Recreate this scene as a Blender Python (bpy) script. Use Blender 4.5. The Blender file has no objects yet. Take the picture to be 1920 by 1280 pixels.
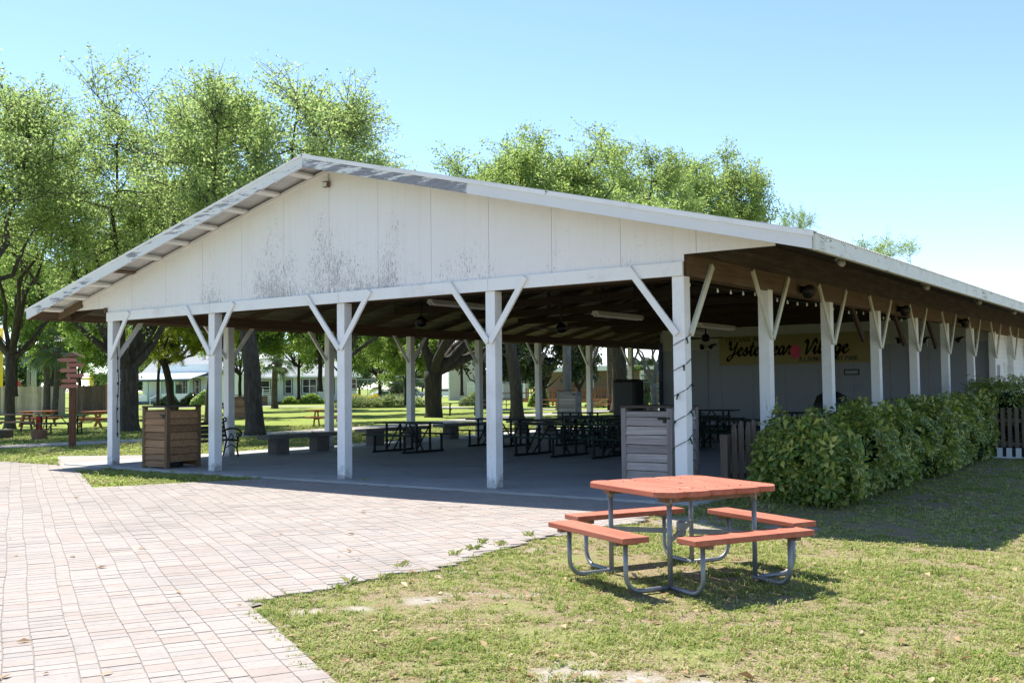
import bpy, math, random
import numpy as np
from mathutils import Vector, Matrix, noise as mnoise
R_ = math.radians
SC = bpy.context.scene
COL = SC.collection
rng = np.random.default_rng(7)
rnd = random.Random(11)

# ------------------------------------------------------------------ camera
F, YAW, PITCH, ROLL = 1910.635, 0.624065, 0.0445247, -0.0111689
CP = Vector((6.5327, -13.2283, 1.62))
_c, _s = math.cos(YAW), math.sin(YAW)
FWD = Vector((-_s*math.cos(PITCH), _c*math.cos(PITCH), math.sin(PITCH)))
_r = Vector((_c, _s, 0)); _u = _r.cross(FWD)
RT = _r*math.cos(ROLL) + _u*math.sin(ROLL); UP = -_r*math.sin(ROLL) + _u*math.cos(ROLL)
cam = bpy.data.cameras.new('camera'); co = bpy.data.objects.new('camera', cam); COL.objects.link(co)
cam.sensor_width = 36; cam.lens = F*36/1920; cam.clip_end = 6000; cam.clip_start = .1
co.matrix_world = Matrix(((RT.x, UP.x, -FWD.x, CP.x), (RT.y, UP.y, -FWD.y, CP.y), (RT.z, UP.z, -FWD.z, CP.z), (0, 0, 0, 1)))
SC.camera = co

def at(px, D):
    """ground point on a bearing at a distance"""
    d = FWD + RT*((px-960)/F)
    k = D/math.hypot(d.x, d.y)*math.sqrt(1+((px-960)/F)**2)
    return Vector((CP.x+d.x*k, CP.y+d.y*k, 0))

# ------------------------------------------------------------------ light
SUNV = Vector((-.57, .16, 1.0)).normalized()
w = bpy.data.worlds.new('World'); SC.world = w; w.use_nodes = True
nt = w.node_tree; bg = nt.nodes['Background']
sky = nt.nodes.new('ShaderNodeTexSky'); sky.sky_type = 'NISHITA'; sky.sun_disc = False
sky.sun_elevation = math.asin(SUNV.z); sky.sun_rotation = math.atan2(SUNV.x, SUNV.y)
sky.air_density = 0.78; sky.dust_density = 0.05; sky.ozone_density = 1.6; sky.altitude = 0
tint = nt.nodes.new('ShaderNodeMix'); tint.data_type = 'RGBA'; tint.blend_type = 'MULTIPLY'; tint.inputs[0].default_value = 1
tint.inputs[7].default_value = (.96, .99, 1.03, 1)
nt.links.new(sky.outputs[0], tint.inputs[6]); nt.links.new(tint.outputs[2], bg.inputs[0]); bg.inputs[1].default_value = 0.118
sl = bpy.data.lights.new('sun', 'SUN'); so = bpy.data.objects.new('sun', sl); COL.objects.link(so)
sl.energy = 4.6; sl.angle = R_(.53); sl.color = (1, .955, .88)
so.rotation_euler = (-SUNV).to_track_quat('-Z', 'Y').to_euler(); so.location = (-20, 5, 40)
SC.view_settings.view_transform = 'Standard'; SC.view_settings.look = 'None'
SC.view_settings.exposure = 1.22; SC.view_settings.gamma = 1
SC.render.engine = 'CYCLES'
SC.cycles.max_bounces = 8; SC.cycles.diffuse_bounces = 4; SC.cycles.transparent_max_bounces = 8

# ------------------------------------------------------------------ materials
def newmat(name):
    m = bpy.data.materials.new(name); m.use_nodes = True
    n = m.node_tree; return m, n, n.nodes['Principled BSDF']
def N(n, t, **k):
    o = n.nodes.new(t)
    for a, b in k.items(): setattr(o, a, b)
    return o
def coords(n, scale, kind='Object'):
    tc = N(n, 'ShaderNodeTexCoord'); mp = N(n, 'ShaderNodeMapping'); mp.inputs['Scale'].default_value = scale
    n.links.new(tc.outputs[kind], mp.inputs[0]); return mp.outputs[0]
def noise(n, vec, scale=1, detail=4, rough=.6, dist=0):
    t = N(n, 'ShaderNodeTexNoise'); t.inputs['Scale'].default_value = scale; t.inputs['Detail'].default_value = detail
    t.inputs['Roughness'].default_value = rough; t.inputs['Distortion'].default_value = dist
    if vec is not None: n.links.new(vec, t.inputs['Vector'])
    return t.outputs['Fac']
def ramp(n, fac, stops, interp='LINEAR'):
    r = N(n, 'ShaderNodeValToRGB'); r.color_ramp.interpolation = interp
    e = r.color_ramp.elements
    while len(e) < len(stops): e.new(.5)
    for i, (p, c) in enumerate(stops):
        e[i].position = p; e[i].color = (*c, 1) if len(c) == 3 else c
    n.links.new(fac, r.inputs[0]); return r.outputs[0]
def g2(a): return (a, a, a)
def mix(n, fac, a, b, mode='MIX'):
    x = N(n, 'ShaderNodeMix', data_type='RGBA', blend_type=mode)
    for v, i in ((fac, 0), (a, 6), (b, 7)):
        if isinstance(v, (int, float)): x.inputs[i].default_value = v
        elif isinstance(v, tuple): x.inputs[i].default_value = (*v, 1)
        else: n.links.new(v, x.inputs[i])
    return x.outputs[2]
def mth(n, op, a, b=0, clamp=False):
    x = N(n, 'ShaderNodeMath', operation=op); x.use_clamp = clamp
    for v, i in ((a, 0), (b, 1)):
        if isinstance(v, (int, float)): x.inputs[i].default_value = v
        else: n.links.new(v, x.inputs[i])
    return x.outputs[0]
def bump(n, b, h, strength=.3, dist=.01):
    x = N(n, 'ShaderNodeBump'); x.inputs['Strength'].default_value = strength; x.inputs['Distance'].default_value = dist
    n.links.new(h, x.inputs['Height']); n.links.new(x.outputs[0], b.inputs['Normal'])
def island(n):
    return N(n, 'ShaderNodeNewGeometry').outputs['Random Per Island']

def plain(name, col, rough=.6, metal=0, var=.25, scale=6, spec=.4):
    m, n, b = newmat(name); v = coords(n, (1, 1, 1))
    f = noise(n, v, scale, 5)
    c = mix(n, f, tuple(x*(1-var) for x in col), tuple(min(1, x*(1+var)) for x in col))
    n.links.new(c, b.inputs['Base Color']); b.inputs['Roughness'].default_value = rough; b.inputs['Metallic'].default_value = metal
    b.inputs['Specular IOR Level'].default_value = spec
    bump(n, b, noise(n, v, scale*12, 3), .15, .003)
    return m
def wood(name, cols, axis=0, fine=30, rough=.75, vary=.35, along=1.2, wear=None):
    """weathered timber: grain runs along axis"""
    m, n, b = newmat(name)
    s = [fine]*3; s[axis] = along
    v = coords(n, tuple(s)); f = noise(n, v, 1, 6, .65, .3)
    c = ramp(n, f, [(.25, cols[0]), (.5, cols[1]), (.75, cols[2])])
    v2 = coords(n, (1, 1, 1)); f2 = noise(n, v2, 2.2, 3)
    c = mix(n, mth(n, 'MULTIPLY', f2, .5), c, tuple(x*.5 for x in cols[1]))
    if wear:
        s2 = [26]*3; s2[axis] = 5; wn = noise(n, coords(n, tuple(s2)), 1, 6, .75)
        c = mix(n, ramp(n, mth(n, 'ADD', mth(n, 'MULTIPLY', wn, .7), mth(n, 'MULTIPLY', noise(n, v2, 3.0, 4, .6), .5)), [(.70, g2(0)), (.76, g2(.8))]), c, wear)
    r = island(n)
    hs = N(n, 'ShaderNodeHueSaturation'); n.links.new(c, hs.inputs['Color'])
    n.links.new(mth(n, 'ADD', mth(n, 'MULTIPLY', r, vary*2), 1-vary), hs.inputs['Value'])
    n.links.new(hs.outputs[0], b.inputs['Base Color']); b.inputs['Roughness'].default_value = rough
    b.inputs['Specular IOR Level'].default_value = .25
    bump(n, b, f, .35, .004)
    return m
def white_paint(name, col=(.74, .73, .71), dirt=(.42, .39, .34), peel=.0, axis=2, bare=(.22, .2, .19), amt=.5):
    m, n, b = newmat(name)
    v = coords(n, (1, 1, 1)); low = noise(n, v, 1.6, 5, .65)
    c = mix(n, mth(n, 'MULTIPLY', ramp(n, low, [(.5, g2(0)), (.85, g2(1))]), amt), col, dirt)
    s = [34, 34, 34]; s[axis] = 3.2
    vs = coords(n, tuple(s)); fl = noise(n, vs, 1, 6, .7, .6)
    patch = noise(n, v, 1.1, 3, .5)
    th = mth(n, 'ADD', fl, mth(n, 'MULTIPLY', patch, .45))
    k = ramp(n, th, [(.95-peel, g2(0)), (.985-peel, g2(1))])
    c = mix(n, k, c, bare)
    n.links.new(c, b.inputs['Base Color']); b.inputs['Roughness'].default_value = .6; b.inputs['Specular IOR Level'].default_value = .3
    bump(n, b, mth(n, 'SUBTRACT', noise(n, vs, .6, 4), k), .25, .003)
    return m
def scuffed(m):
    n = m.node_tree; b = n.nodes['Principled BSDF']; src = b.inputs['Base Color'].links[0].from_socket
    v = coords(n, (1, 1, 1)); sx = N(n, 'ShaderNodeSeparateXYZ'); n.links.new(v, sx.inputs[0])
    k = mth(n, 'SUBTRACT', mth(n, 'MULTIPLY', noise(n, v, 7, 5, .75), .62), mth(n, 'MULTIPLY', sx.outputs[2], .75))
    c = mix(n, ramp(n, k, [(.16, g2(0)), (.34, g2(.8))]), src, (.20, .18, .155))
    # rusty drip lines from nails high on the post
    vs = coords(n, (38, 38, 1.3)); d = noise(n, vs, 1, 4, .6)
    c = mix(n, ramp(n, d, [(.63, g2(0)), (.74, g2(.45))]), c, (.40, .34, .27))
    n.links.new(c, b.inputs['Base Color']); return m
def leafmat(name, cols, trans=.4, rough=.45, clump=.5, spec=.4):
    m, n, b = newmat(name)
    r = island(n)
    c = ramp(n, r, [(0, cols[0]), (.45, cols[1]), (.8, cols[2]), (1, cols[3])])
    v = coords(n, (1, 1, 1)); f = noise(n, v, clump, 2)
    c = mix(n, mth(n, 'MULTIPLY', ramp(n, f, [(.35, g2(0)), (.65, g2(1))]), .55), c, cols[1], 'MIX')
    n.links.new(c, b.inputs['Base Color']); b.inputs['Roughness'].default_value = rough; b.inputs['Specular IOR Level'].default_value = spec
    t = N(n, 'ShaderNodeBsdfTranslucent')
    hs = N(n, 'ShaderNodeHueSaturation'); n.links.new(c, hs.inputs['Color']); hs.inputs['Value'].default_value = 1.5; hs.inputs['Saturation'].default_value = 1.1
    n.links.new(hs.outputs[0], t.inputs[0])
    mx = N(n, 'ShaderNodeMixShader'); mx.inputs[0].default_value = trans
    n.links.new(b.outputs[0], mx.inputs[1]); n.links.new(t.outputs[0], mx.inputs[2])
    n.links.new(mx.outputs[0], n.nodes['Material Output'].inputs[0])
    return m

M = {}
M['post'] = white_paint('post_paint', (.78, .77, .76), peel=.03, axis=2)
scuffed(M['post'])
M['beam'] = white_paint('beam_paint', (.78, .77, .76), peel=.03, axis=0)
M['brace'] = white_paint('brace_paint', (.77, .76, .74), peel=.03, axis=2)
M['side_brace'] = white_paint('side_brace_paint', (.60, .60, .50), (.33, .33, .25), peel=.05, axis=2, amt=.7)
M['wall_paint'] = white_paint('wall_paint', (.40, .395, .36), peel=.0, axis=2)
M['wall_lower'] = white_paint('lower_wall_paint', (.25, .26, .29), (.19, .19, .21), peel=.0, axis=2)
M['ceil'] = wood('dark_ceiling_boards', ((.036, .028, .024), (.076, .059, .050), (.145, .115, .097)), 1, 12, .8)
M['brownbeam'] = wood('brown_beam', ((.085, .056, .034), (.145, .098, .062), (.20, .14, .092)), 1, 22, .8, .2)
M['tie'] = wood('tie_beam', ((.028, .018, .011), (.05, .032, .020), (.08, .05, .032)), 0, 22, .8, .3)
M['bin'] = wood('bin_boards', ((.15, .078, .038), (.29, .165, .085), (.40, .25, .145)), 0, 26, .8, .35)
M['bingrey'] = wood('grey_bin_boards', ((.20, .165, .145), (.37, .315, .285), (.50, .44, .405)), 0, 26, .8, .3)
M['bindark'] = wood('bin_lid', ((.05, .035, .025), (.09, .065, .05), (.13, .10, .08)), 0, 26, .8, .2)
M['picket'] = wood('picket_wood', ((.09, .07, .05), (.17, .13, .10), (.25, .20, .16)), 2, 26, .85, .35)
M['fence'] = wood('fence_wood', ((.36, .29, .20), (.54, .45, .33), (.64, .55, .42)), 2, 10, .85, .3)
M['fencedark'] = wood('dark_fence_wood', ((.12, .08, .05), (.19, .13, .09), (.26, .19, .13)), 2, 10, .85, .3)
M['redtop'] = wood('red_painted_boards', ((.38, .095, .055), (.48, .145, .085), (.54, .22, .145)), 0, 16, .62, .10, wear=(.50, .33, .27))
M['galv'] = plain('galvanised_pipe', (.25, .26, .27), .5, .6, .3, 9)
M['green'] = plain('dark_green_table', (.010, .030, .020), .6, 0, .3, 4, .2)
M['greenframe'] = plain('green_steel', (.007, .013, .011), .6, 0, .3, 8, .2)
M['redwood'] = wood('red_brown_timber', ((.20, .07, .03), (.34, .13, .055), (.44, .19, .085)), 0, 14, .7, .2)
M['brownwood'] = wood('brown_timber', ((.12, .075, .05), (.20, .13, .09), (.30, .21, .15)), 0, 14, .8, .2)
M['concrete_old'] = plain('old_concrete', (.16, .145, .13), .9, 0, .35, 5)
M['iron'] = plain('black_iron', (.012, .012, .013), .4, .6, .2, 8)
M['black'] = plain('black_plastic', (.012, .012, .013), .5, 0, .2, 8)
M['blue'] = plain('dark_blue_paint', (.012, .022, .075), .5, 0, .2, 4)
M['lamp_white'] = plain('lamp_housing', (.55, .56, .52), .5, 0, .1, 4)
M['tube'] = plain('lamp_tube', (.8, .8, .78), .3, 0, .03, 4)
M['bulb'] = plain('bulb_glass', (.75, .76, .74), .15, 0, .05, 4)
M['greenglass'] = plain('green_bulb_glass', (.03, .09, .05), .15, 0, .1, 4)
M['wire'] = plain('dark_cable', (.010, .016, .012), .6, 0, .2, 8)
M['banner'] = plain('yellow_banner', (.235, .20, .075), .6, 0, .06, 1.5)
M['ink'] = plain('black_ink', (.015, .016, .018), .6, 0, .1, 4)
M['inkred'] = plain('red_line_ink', (.45, .10, .05), .6, 0, .1, 4)
M['pink'] = plain('pink_flower_ink', (.55, .06, .14), .6, 0, .2, 10)
M['bark'] = wood('oak_bark', ((.028, .022, .016), (.07, .057, .044), (.14, .118, .095)), 2, 9, .9, .0, 2.0)
M['barkdark'] = wood('dark_bark', ((.016, .013, .010), (.04, .033, .026), (.08, .066, .053)), 2, 9, .9, .0, 2.0)
M['palmbark'] = wood('palm_trunk', ((.05, .04, .03), (.11, .09, .07), (.19, .16, .13)), 0, 5, .9, .0, 4.0)
M['greybark'] = wood('grey_trunk', ((.12, .11, .10), (.22, .205, .19), (.32, .30, .28)), 2, 6, .9, .0, 2.0)
M['oakleaf'] = leafmat('oak_leaf', ((.165, .23, .082), (.245, .325, .12), (.32, .39, .16), (.39, .44, .195)), .6, spec=.25)
M['oakleaf2'] = leafmat('fresh_oak_leaf', ((.155, .22, .07), (.23, .31, .10), (.305, .38, .135), (.38, .44, .165)), .58, spec=.25)
M['darkleaf'] = leafmat('glossy_dark_leaf', ((.02, .04, .014), (.035, .065, .02), (.06, .085, .03), (.16, .10, .05)), .2, .22, 1.2, .7)
M['midleaf'] = leafmat('mid_green_leaf', ((.12, .185, .045), (.18, .26, .07), (.25, .33, .09), (.32, .39, .12)), .55, spec=.25)
M['farleaf'] = leafmat('far_leaf', ((.06, .10, .035), (.09, .145, .05), (.13, .19, .06), (.16, .21, .08)), .35)
M['palmleaf'] = leafmat('palm_frond', ((.05, .085, .03), (.08, .13, .045), (.12, .17, .06), (.20, .17, .08)), .25, .4)
M['pineleaf'] = leafmat('yellow_green_needles', ((.10, .14, .02), (.17, .21, .03), (.24, .27, .04), (.30, .30, .06)), .4)
M['hedgeleaf'] = leafmat('hedge_leaf', ((.055, .11, .024), (.15, .22, .04), (.38, .40, .085), (.58, .54, .17)), .3, .38, 1.5, .4)
M['hedgeshade'] = leafmat('hedge_shade_leaf', ((.008, .016, .007), (.012, .026, .010), (.018, .036, .013), (.025, .04, .013)), .15, .6, 1.5, .2)  # near-black inner leaves: shadow between hedge clusters put into the colour
M['bedleaf'] = leafmat('bed_leaf', ((.10, .15, .05), (.20, .26, .09), (.34, .37, .18), (.45, .45, .27)), .3, .5)
M['yellowflower'] = leafmat('yellow_flower', ((.30, .28, .03), (.50, .40, .03), (.65, .52, .04), (.2, .26, .04)), .3, .6)
M['pinkflower'] = leafmat('pink_flower', ((.08, .13, .035), (.11, .16, .05), (.16, .19, .06), (.7, .10, .18)), .3, .6)
def make_grass():
    m, n, b = newmat('grass_blade')
    r = island(n); v = coords(n, (1, 1, 1))
    f = noise(n, v, 1.1, 4, .6); f2 = noise(n, v, 5, 3, .6)
    k = mth(n, 'ADD', mth(n, 'MULTIPLY', f, .6), mth(n, 'ADD', mth(n, 'MULTIPLY', f2, .5), mth(n, 'MULTIPLY', r, .42)))
    c = ramp(n, k, [(.46, (.12, .20, .03)), (.62, (.235, .315, .058)), (.78, (.34, .385, .09)), (.92, (.45, .41, .17)), (1, (.58, .49, .29))])
    n.links.new(c, b.inputs['Base Color']); b.inputs['Roughness'].default_value = .6; b.inputs['Specular IOR Level'].default_value = .25
    t = N(n, 'ShaderNodeBsdfTranslucent'); n.links.new(c, t.inputs[0])
    mx = N(n, 'ShaderNodeMixShader'); mx.inputs[0].default_value = .35
    n.links.new(b.outputs[0], mx.inputs[1]); n.links.new(t.outputs[0], mx.inputs[2]); n.links.new(mx.outputs[0], n.nodes['Material Output'].inputs[0])
    return m
M['grass'] = make_grass()
M['litter'] = leafmat('dead_leaf', ((.22, .13, .06), (.34, .22, .11), (.48, .36, .2), (.62, .52, .36)), .15, .8)
M['stop'] = plain('red_sign', (.42, .025, .02), .5, 0, .1, 4)
M['yellow'] = plain('yellow_paint', (.75, .52, .03), .5, 0, .1, 2)
M['orange'] = wood('orange_post', ((.35, .13, .05), (.42, .17, .07), (.5, .22, .1)), 2, 10, .7, .1)
M['signwood'] = wood('sign_post_timber', ((.10, .04, .025), (.16, .065, .04), (.22, .10, .065)), 2, 20, .7, .1)
M['signboard'] = wood('red_sign_board', ((.30, .10, .08), (.42, .16, .13), (.52, .24, .2)), 0, 20, .7, .25)
M['stump'] = wood('planter_wood', ((.14, .07, .04), (.24, .13, .08), (.33, .2, .13)), 2, 20, .8, .2)
M['glass'] = plain('dark_glass', (.02, .026, .028), .08, 0, .2, 2, .8)
M['trimwhite'] = plain('white_trim', (.72, .73, .70), .5, 0, .06, 3)
M['trimgreen'] = plain('dark_green_trim', (.045, .075, .065), .5, 0, .1, 3)
M['mintpost'] = plain('mint_post', (.40, .60, .44), .5, 0, .06, 3)
M['roofgrey'] = plain('pale_shingle', (.34, .36, .34), .85, 0, .16, 3)
M['roofdark'] = plain('grey_shingle', (.28, .30, .31), .85, 0, .2, 3)
M['roofwhite'] = plain('white_metal_roof', (.74, .75, .74), .4, 0, .05, 1)
M['roofblue'] = plain('pale_blue_metal_roof', (.52, .60, .70), .4, 0, .05, 1)
M['steel'] = plain('grey_steel', (.30, .32, .34), .5, .3, .1, 2)
M['carwhite'] = plain('white_car_paint', (.72, .73, .75), .2, 0, .03, 1, .6)
M['carsilver'] = plain('silver_car_paint', (.42, .46, .52), .25, .4, .03, 1, .6)
M['rubber'] = plain('rubber', (.02, .02, .02), .8, 0, .1, 5)
M['asphalt'] = plain('pale_asphalt', (.30, .30, .30), .9, 0, .12, .8)
M['path'] = plain('pale_concrete_path', (.29, .265, .24), .9, 0, .16, 1.2)
M['white_slat'] = plain('white_slat', (.66, .67, .68), .6, 0, .1, 4)
M['brownwall'] = plain('tan_wall', (.22, .165, .12), .8, 0, .1, 2)

def siding(name, col, pitch=.16, var=.08):
    m, n, b = newmat(name)
    v = coords(n, (1, 1, 1)); sx = N(n, 'ShaderNodeSeparateXYZ'); n.links.new(v, sx.inputs[0])
    fr = mth(n, 'FRACT', mth(n, 'DIVIDE', sx.outputs[2], pitch))
    f = noise(n, v, 1.5, 4)
    c = mix(n, f, tuple(x*(1-var) for x in col), tuple(x*(1+var) for x in col))
    line = ramp(n, fr, [(0, g2(1)), (.1, g2(0))])
    c = mix(n, mth(n, 'MULTIPLY', line, .35), c, tuple(x*.4 for x in col))
    n.links.new(c, b.inputs['Base Color']); b.inputs['Roughness'].default_value = .7
    bump(n, b, fr, .6, .02); return m
M['mint'] = siding('mint_siding', (.62, .66, .57))
M['whiteside'] = siding('white_siding', (.80, .82, .82))
M['beige'] = siding('beige_siding', (.50, .47, .38))

def make_gable():
    m, n, b = newmat('weathered_gable_paint')
    v = coords(n, (1, 1, 1)); sx = N(n, 'ShaderNodeSeparateXYZ'); n.links.new(v, sx.inputs[0])
    col = (.775, .752, .752)
    low = noise(n, v, .7, 5, .6)
    c = mix(n, mth(n, 'MULTIPLY', ramp(n, low, [(.4, g2(0)), (.8, g2(1))]), .45), col, (.70, .675, .67))
    # faint vertical run marks
    vr = coords(n, (9, 9, .5)); rn = noise(n, vr, 1, 5, .65)
    c = mix(n, mth(n, 'MULTIPLY', ramp(n, rn, [(.5, g2(0)), (.8, g2(1))]), .28), c, (.55, .51, .49))
    # flaking: short vertical slivers of bare grey ply, thickest low down and mid-wall
    vs = coords(n, (40, 40, 11)); fl = noise(n, vs, 1, 5, .7, 1.2)
    pt = noise(n, coords(n, (1.0, 1, .55)), 1.0, 4, .6)
    zf = mth(n, 'MULTIPLY', mth(n, 'SUBTRACT', 4.75, sx.outputs[2]), .14, False)
    zf = mth(n, 'MAXIMUM', zf, -.3)
    # worst round the middle-left sheets
    dx = mth(n, 'MULTIPLY', mth(n, 'ADD', sx.outputs[0], 7.3), .34)
    bell = mth(n, 'DIVIDE', .22, mth(n, 'ADD', 1, mth(n, 'MULTIPLY', dx, dx)))
    dens = mth(n, 'ADD', mth(n, 'ADD', mth(n, 'MULTIPLY', pt, .62), zf), bell)
    th = mth(n, 'ADD', fl, dens)
    k = ramp(n, th, [(1.30, g2(0)), (1.34, g2(1))])
    th2 = N(n, 'ShaderNodeMapRange'); n.links.new(th, th2.inputs[0])
    th2.inputs[1].default_value = 1.165; th2.inputs[2].default_value = 1.215
    k2 = mth(n, 'MULTIPLY', th2.outputs[0], 1, True)
    c = mix(n, mth(n, 'MULTIPLY', k2, .66), c, (.27, .255, .25))
    n.links.new(c, b.inputs['Base Color']); b.inputs['Roughness'].default_value = .7; b.inputs['Specular IOR Level'].default_value = .25
    bump(n, b, mth(n, 'SUBTRACT', noise(n, vs, .8, 4), k2), .3, .003)
    return m
M['gable'] = make_gable()
def make_fascia(name, xlim=None, axis=0, col=(.72, .715, .71)):
    m, n, b = newmat(name)
    v = coords(n, (1, 1, 1)); sx = N(n, 'ShaderNodeSeparateXYZ'); n.links.new(v, sx.inputs[0])
    s = [40, 40, 40]; s[axis] = 2.2
    gr = noise(n, coords(n, tuple(s)), 1, 6, .7, .4)
    s2 = [9, 9, 9]; s2[axis] = 1.3
    pt = noise(n, coords(n, tuple(s2)), 1, 5, .65)
    bare = ramp(n, gr, [(.3, (.13, .125, .14)), (.55, (.25, .245, .27)), (.75, (.36, .35, .37))])
    th = mth(n, 'ADD', mth(n, 'MULTIPLY', pt, .75), mth(n, 'MULTIPLY', gr, .35))
    if xlim is not None:
        e = mth(n, 'MULTIPLY', mth(n, 'SUBTRACT', xlim, sx.outputs[0]), 1.1)
        e = mth(n, 'MINIMUM', mth(n, 'MAXIMUM', e, -.14), .16)
        th = mth(n, 'ADD', th, e)
    mr = N(n, 'ShaderNodeMapRange'); n.links.new(th, mr.inputs[0]); lo_ = .645 if xlim is not None else .585
    mr.inputs[1].default_value = lo_; mr.inputs[2].default_value = lo_+.035
    c = mix(n, mth(n, 'MULTIPLY', mr.outputs[0], 1, True), mix(n, mth(n, 'MULTIPLY', noise(n, v, 2, 4), .4), col, (.5, .49, .48)), bare)
    n.links.new(c, b.inputs['Base Color']); b.inputs['Roughness'].default_value = .65
    bump(n, b, gr, .3, .003); return m
M['fascia_r'] = make_fascia('right_rake_board', -3.1)
M['fascia_l'] = make_fascia('left_rake_board', None)
M['fascia_e'] = white_paint('eave_board', (.68, .70, .64), (.42, .38, .28), peel=.10, axis=1, bare=(.16, .135, .10), amt=.8)
def make_metal():
    m, n, b = newmat('galvalume_roof')
    v = coords(n, (1, 1, 1)); f = noise(n, v, 1.2, 5)
    c = ramp(n, f, [(.3, (.46, .46, .46)), (.6, (.60, .60, .60)), (.8, (.36, .31, .25))])
    n.links.new(c, b.inputs['Base Color']); b.inputs['Metallic'].default_value = .35; b.inputs['Roughness'].default_value = .5
    return m
M['metal'] = make_metal()
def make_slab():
    m, n, b = newmat('stained_concrete_floor')  # concrete tones mottled with random darker stains
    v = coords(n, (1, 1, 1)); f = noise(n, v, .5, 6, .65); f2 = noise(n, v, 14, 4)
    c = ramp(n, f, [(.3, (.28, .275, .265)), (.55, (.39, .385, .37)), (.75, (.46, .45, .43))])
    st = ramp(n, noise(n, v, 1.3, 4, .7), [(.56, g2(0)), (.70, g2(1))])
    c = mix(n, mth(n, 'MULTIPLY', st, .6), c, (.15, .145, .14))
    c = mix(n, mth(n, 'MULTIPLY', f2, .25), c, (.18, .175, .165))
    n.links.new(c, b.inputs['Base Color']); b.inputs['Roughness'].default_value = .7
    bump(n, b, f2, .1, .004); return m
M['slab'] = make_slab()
SANDY = [(3.25, -8.22, .34), (3.66, -8.03, .26), (1.2, -7.08, .30), (4.0, -7.95, .22), (.75, -7.85, .22), (1.0, -7.6, .2), (.9, -1.6, .8), (1.9, -.9, .6)]
def make_ground():
    m, n, b = newmat('lawn_ground')
    v = coords(n, (1, 1, 1))
    big = noise(n, v, .16, 5, .6); mid = noise(n, v, 1.3, 5, .65); fine = noise(n, v, 26, 5, .75); fine2 = noise(n, v, 75, 3, .7)
    green = ramp(n, fine, [(.3, (.085, .115, .022)), (.5, (.22, .27, .06)), (.7, (.32, .365, .10))])
    straw = ramp(n, fine2, [(.36, (.085, .06, .032)), (.5, (.25, .195, .11)), (.64, (.42, .345, .22))])
    sand = ramp(n, fine, [(.3, (.27, .235, .185)), (.55, (.40, .36, .30)), (.75, (.52, .48, .42))])
    # straw share is larger close to the pavilion's sunny corner, greener far off
    sx = N(n, 'ShaderNodeSeparateXYZ'); n.links.new(v, sx.inputs[0])
    far = N(n, 'ShaderNodeMapRange'); n.links.new(sx.outputs[0], far.inputs[0]); far.inputs[1].default_value = -2; far.inputs[2].default_value = -9
    k = mth(n, 'SUBTRACT', mth(n, 'ADD', mth(n, 'MULTIPLY', mid, .9), mth(n, 'MULTIPLY', fine, .5)), mth(n, 'MULTIPLY', far.outputs[0], .36))
    c = mix(n, ramp(n, k, [(.47, g2(0)), (.72, g2(1))]), green, straw)
    yb = N(n, 'ShaderNodeMapRange'); n.links.new(sx.outputs[1], yb.inputs[0]); yb.inputs[1].default_value = -4.5; yb.inputs[2].default_value = -2.5
    sk = mth(n, 'ADD', mth(n, 'MULTIPLY', mid, .7), mth(n, 'MULTIPLY', big, .5))
    sk = mth(n, 'SUBTRACT', sk, mth(n, 'MULTIPLY', yb.outputs[0], .09))
    c = mix(n, ramp(n, sk, [(.70, g2(0)), (.76, g2(1))]), c, sand)
    # bare sandy spots
    pos = N(n, 'ShaderNodeCombineXYZ'); n.links.new(sx.outputs[0], pos.inputs[0]); n.links.new(sx.outputs[1], pos.inputs[1])
    tot = None
    for (px_, py_, rr_) in SANDY:
        dn = N(n, 'ShaderNodeVectorMath', operation='DISTANCE'); n.links.new(pos.outputs[0], dn.inputs[0]); dn.inputs[1].default_value = (px_, py_, 0)
        kk = mth(n, 'SUBTRACT', 1, mth(n, 'DIVIDE', dn.outputs['Value'], rr_), True)
        tot = kk if tot is None else mth(n, 'MAXIMUM', tot, kk)
    tot = mth(n, 'MULTIPLY', tot, mth(n, 'MULTIPLY', noise(n, v, 9, 5, .8), 2.0))
    c = mix(n, ramp(n, tot, [(.28, g2(0)), (.75, g2(.95))]), c, sand)
    n.links.new(c, b.inputs['Base Color']); b.inputs['Roughness'].default_value = .95; b.inputs['Specular IOR Level'].default_value = .1
    bump(n, b, mth(n, 'ADD', fine, fine2), .6, .03); return m
M['ground'] = make_ground()
def make_paver():
    m, n, b = newmat('pink_grey_pavers')
    r = island(n)
    c = ramp(n, r, [(0, (.292, .242, .210)), (.3, (.315, .272, .240)), (.55, (.328, .292, .262)), (.8, (.312, .282, .257)), (1, (.28, .258, .24))])
    v = coords(n, (1, 1, 1)); f = noise(n, v, 60, 4, .7); f2 = noise(n, v, .55, 5, .6); f3 = noise(n, v, 5, 5, .7); f4 = noise(n, v, 17, 4, .75)
    c = mix(n, mth(n, 'MULTIPLY', f, .45), c, (.35, .30, .265))
    c = mix(n, mth(n, 'MULTIPLY', ramp(n, f2, [(.45, g2(0)), (.72, g2(1))]), .5), c, (.20, .178, .16))
    c = mix(n, mth(n, 'MULTIPLY', ramp(n, f3, [(.55, g2(0)), (.8, g2(1))]), .4), c, (.19, .165, .15))
    n.links.new(c, b.inputs['Base Color']); b.inputs['Roughness'].default_value = .9; b.inputs['Specular IOR Level'].default_value = .2
    c = mix(n, mth(n, 'MULTIPLY', ramp(n, f4, [(.52, g2(0)), (.7, g2(1))]), .38), c, (.16, .138, .122))
    n.links.new(c, b.inputs['Base Color'])
    bump(n, b, mth(n, 'ADD', f, mth(n, 'MULTIPLY', f3, .6)), .35, .004); return m
M['paver'] = make_paver()
M['joint'] = plain('paver_joint_sand', (.22, .20, .18), .95, 0, .3, 9)

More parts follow.
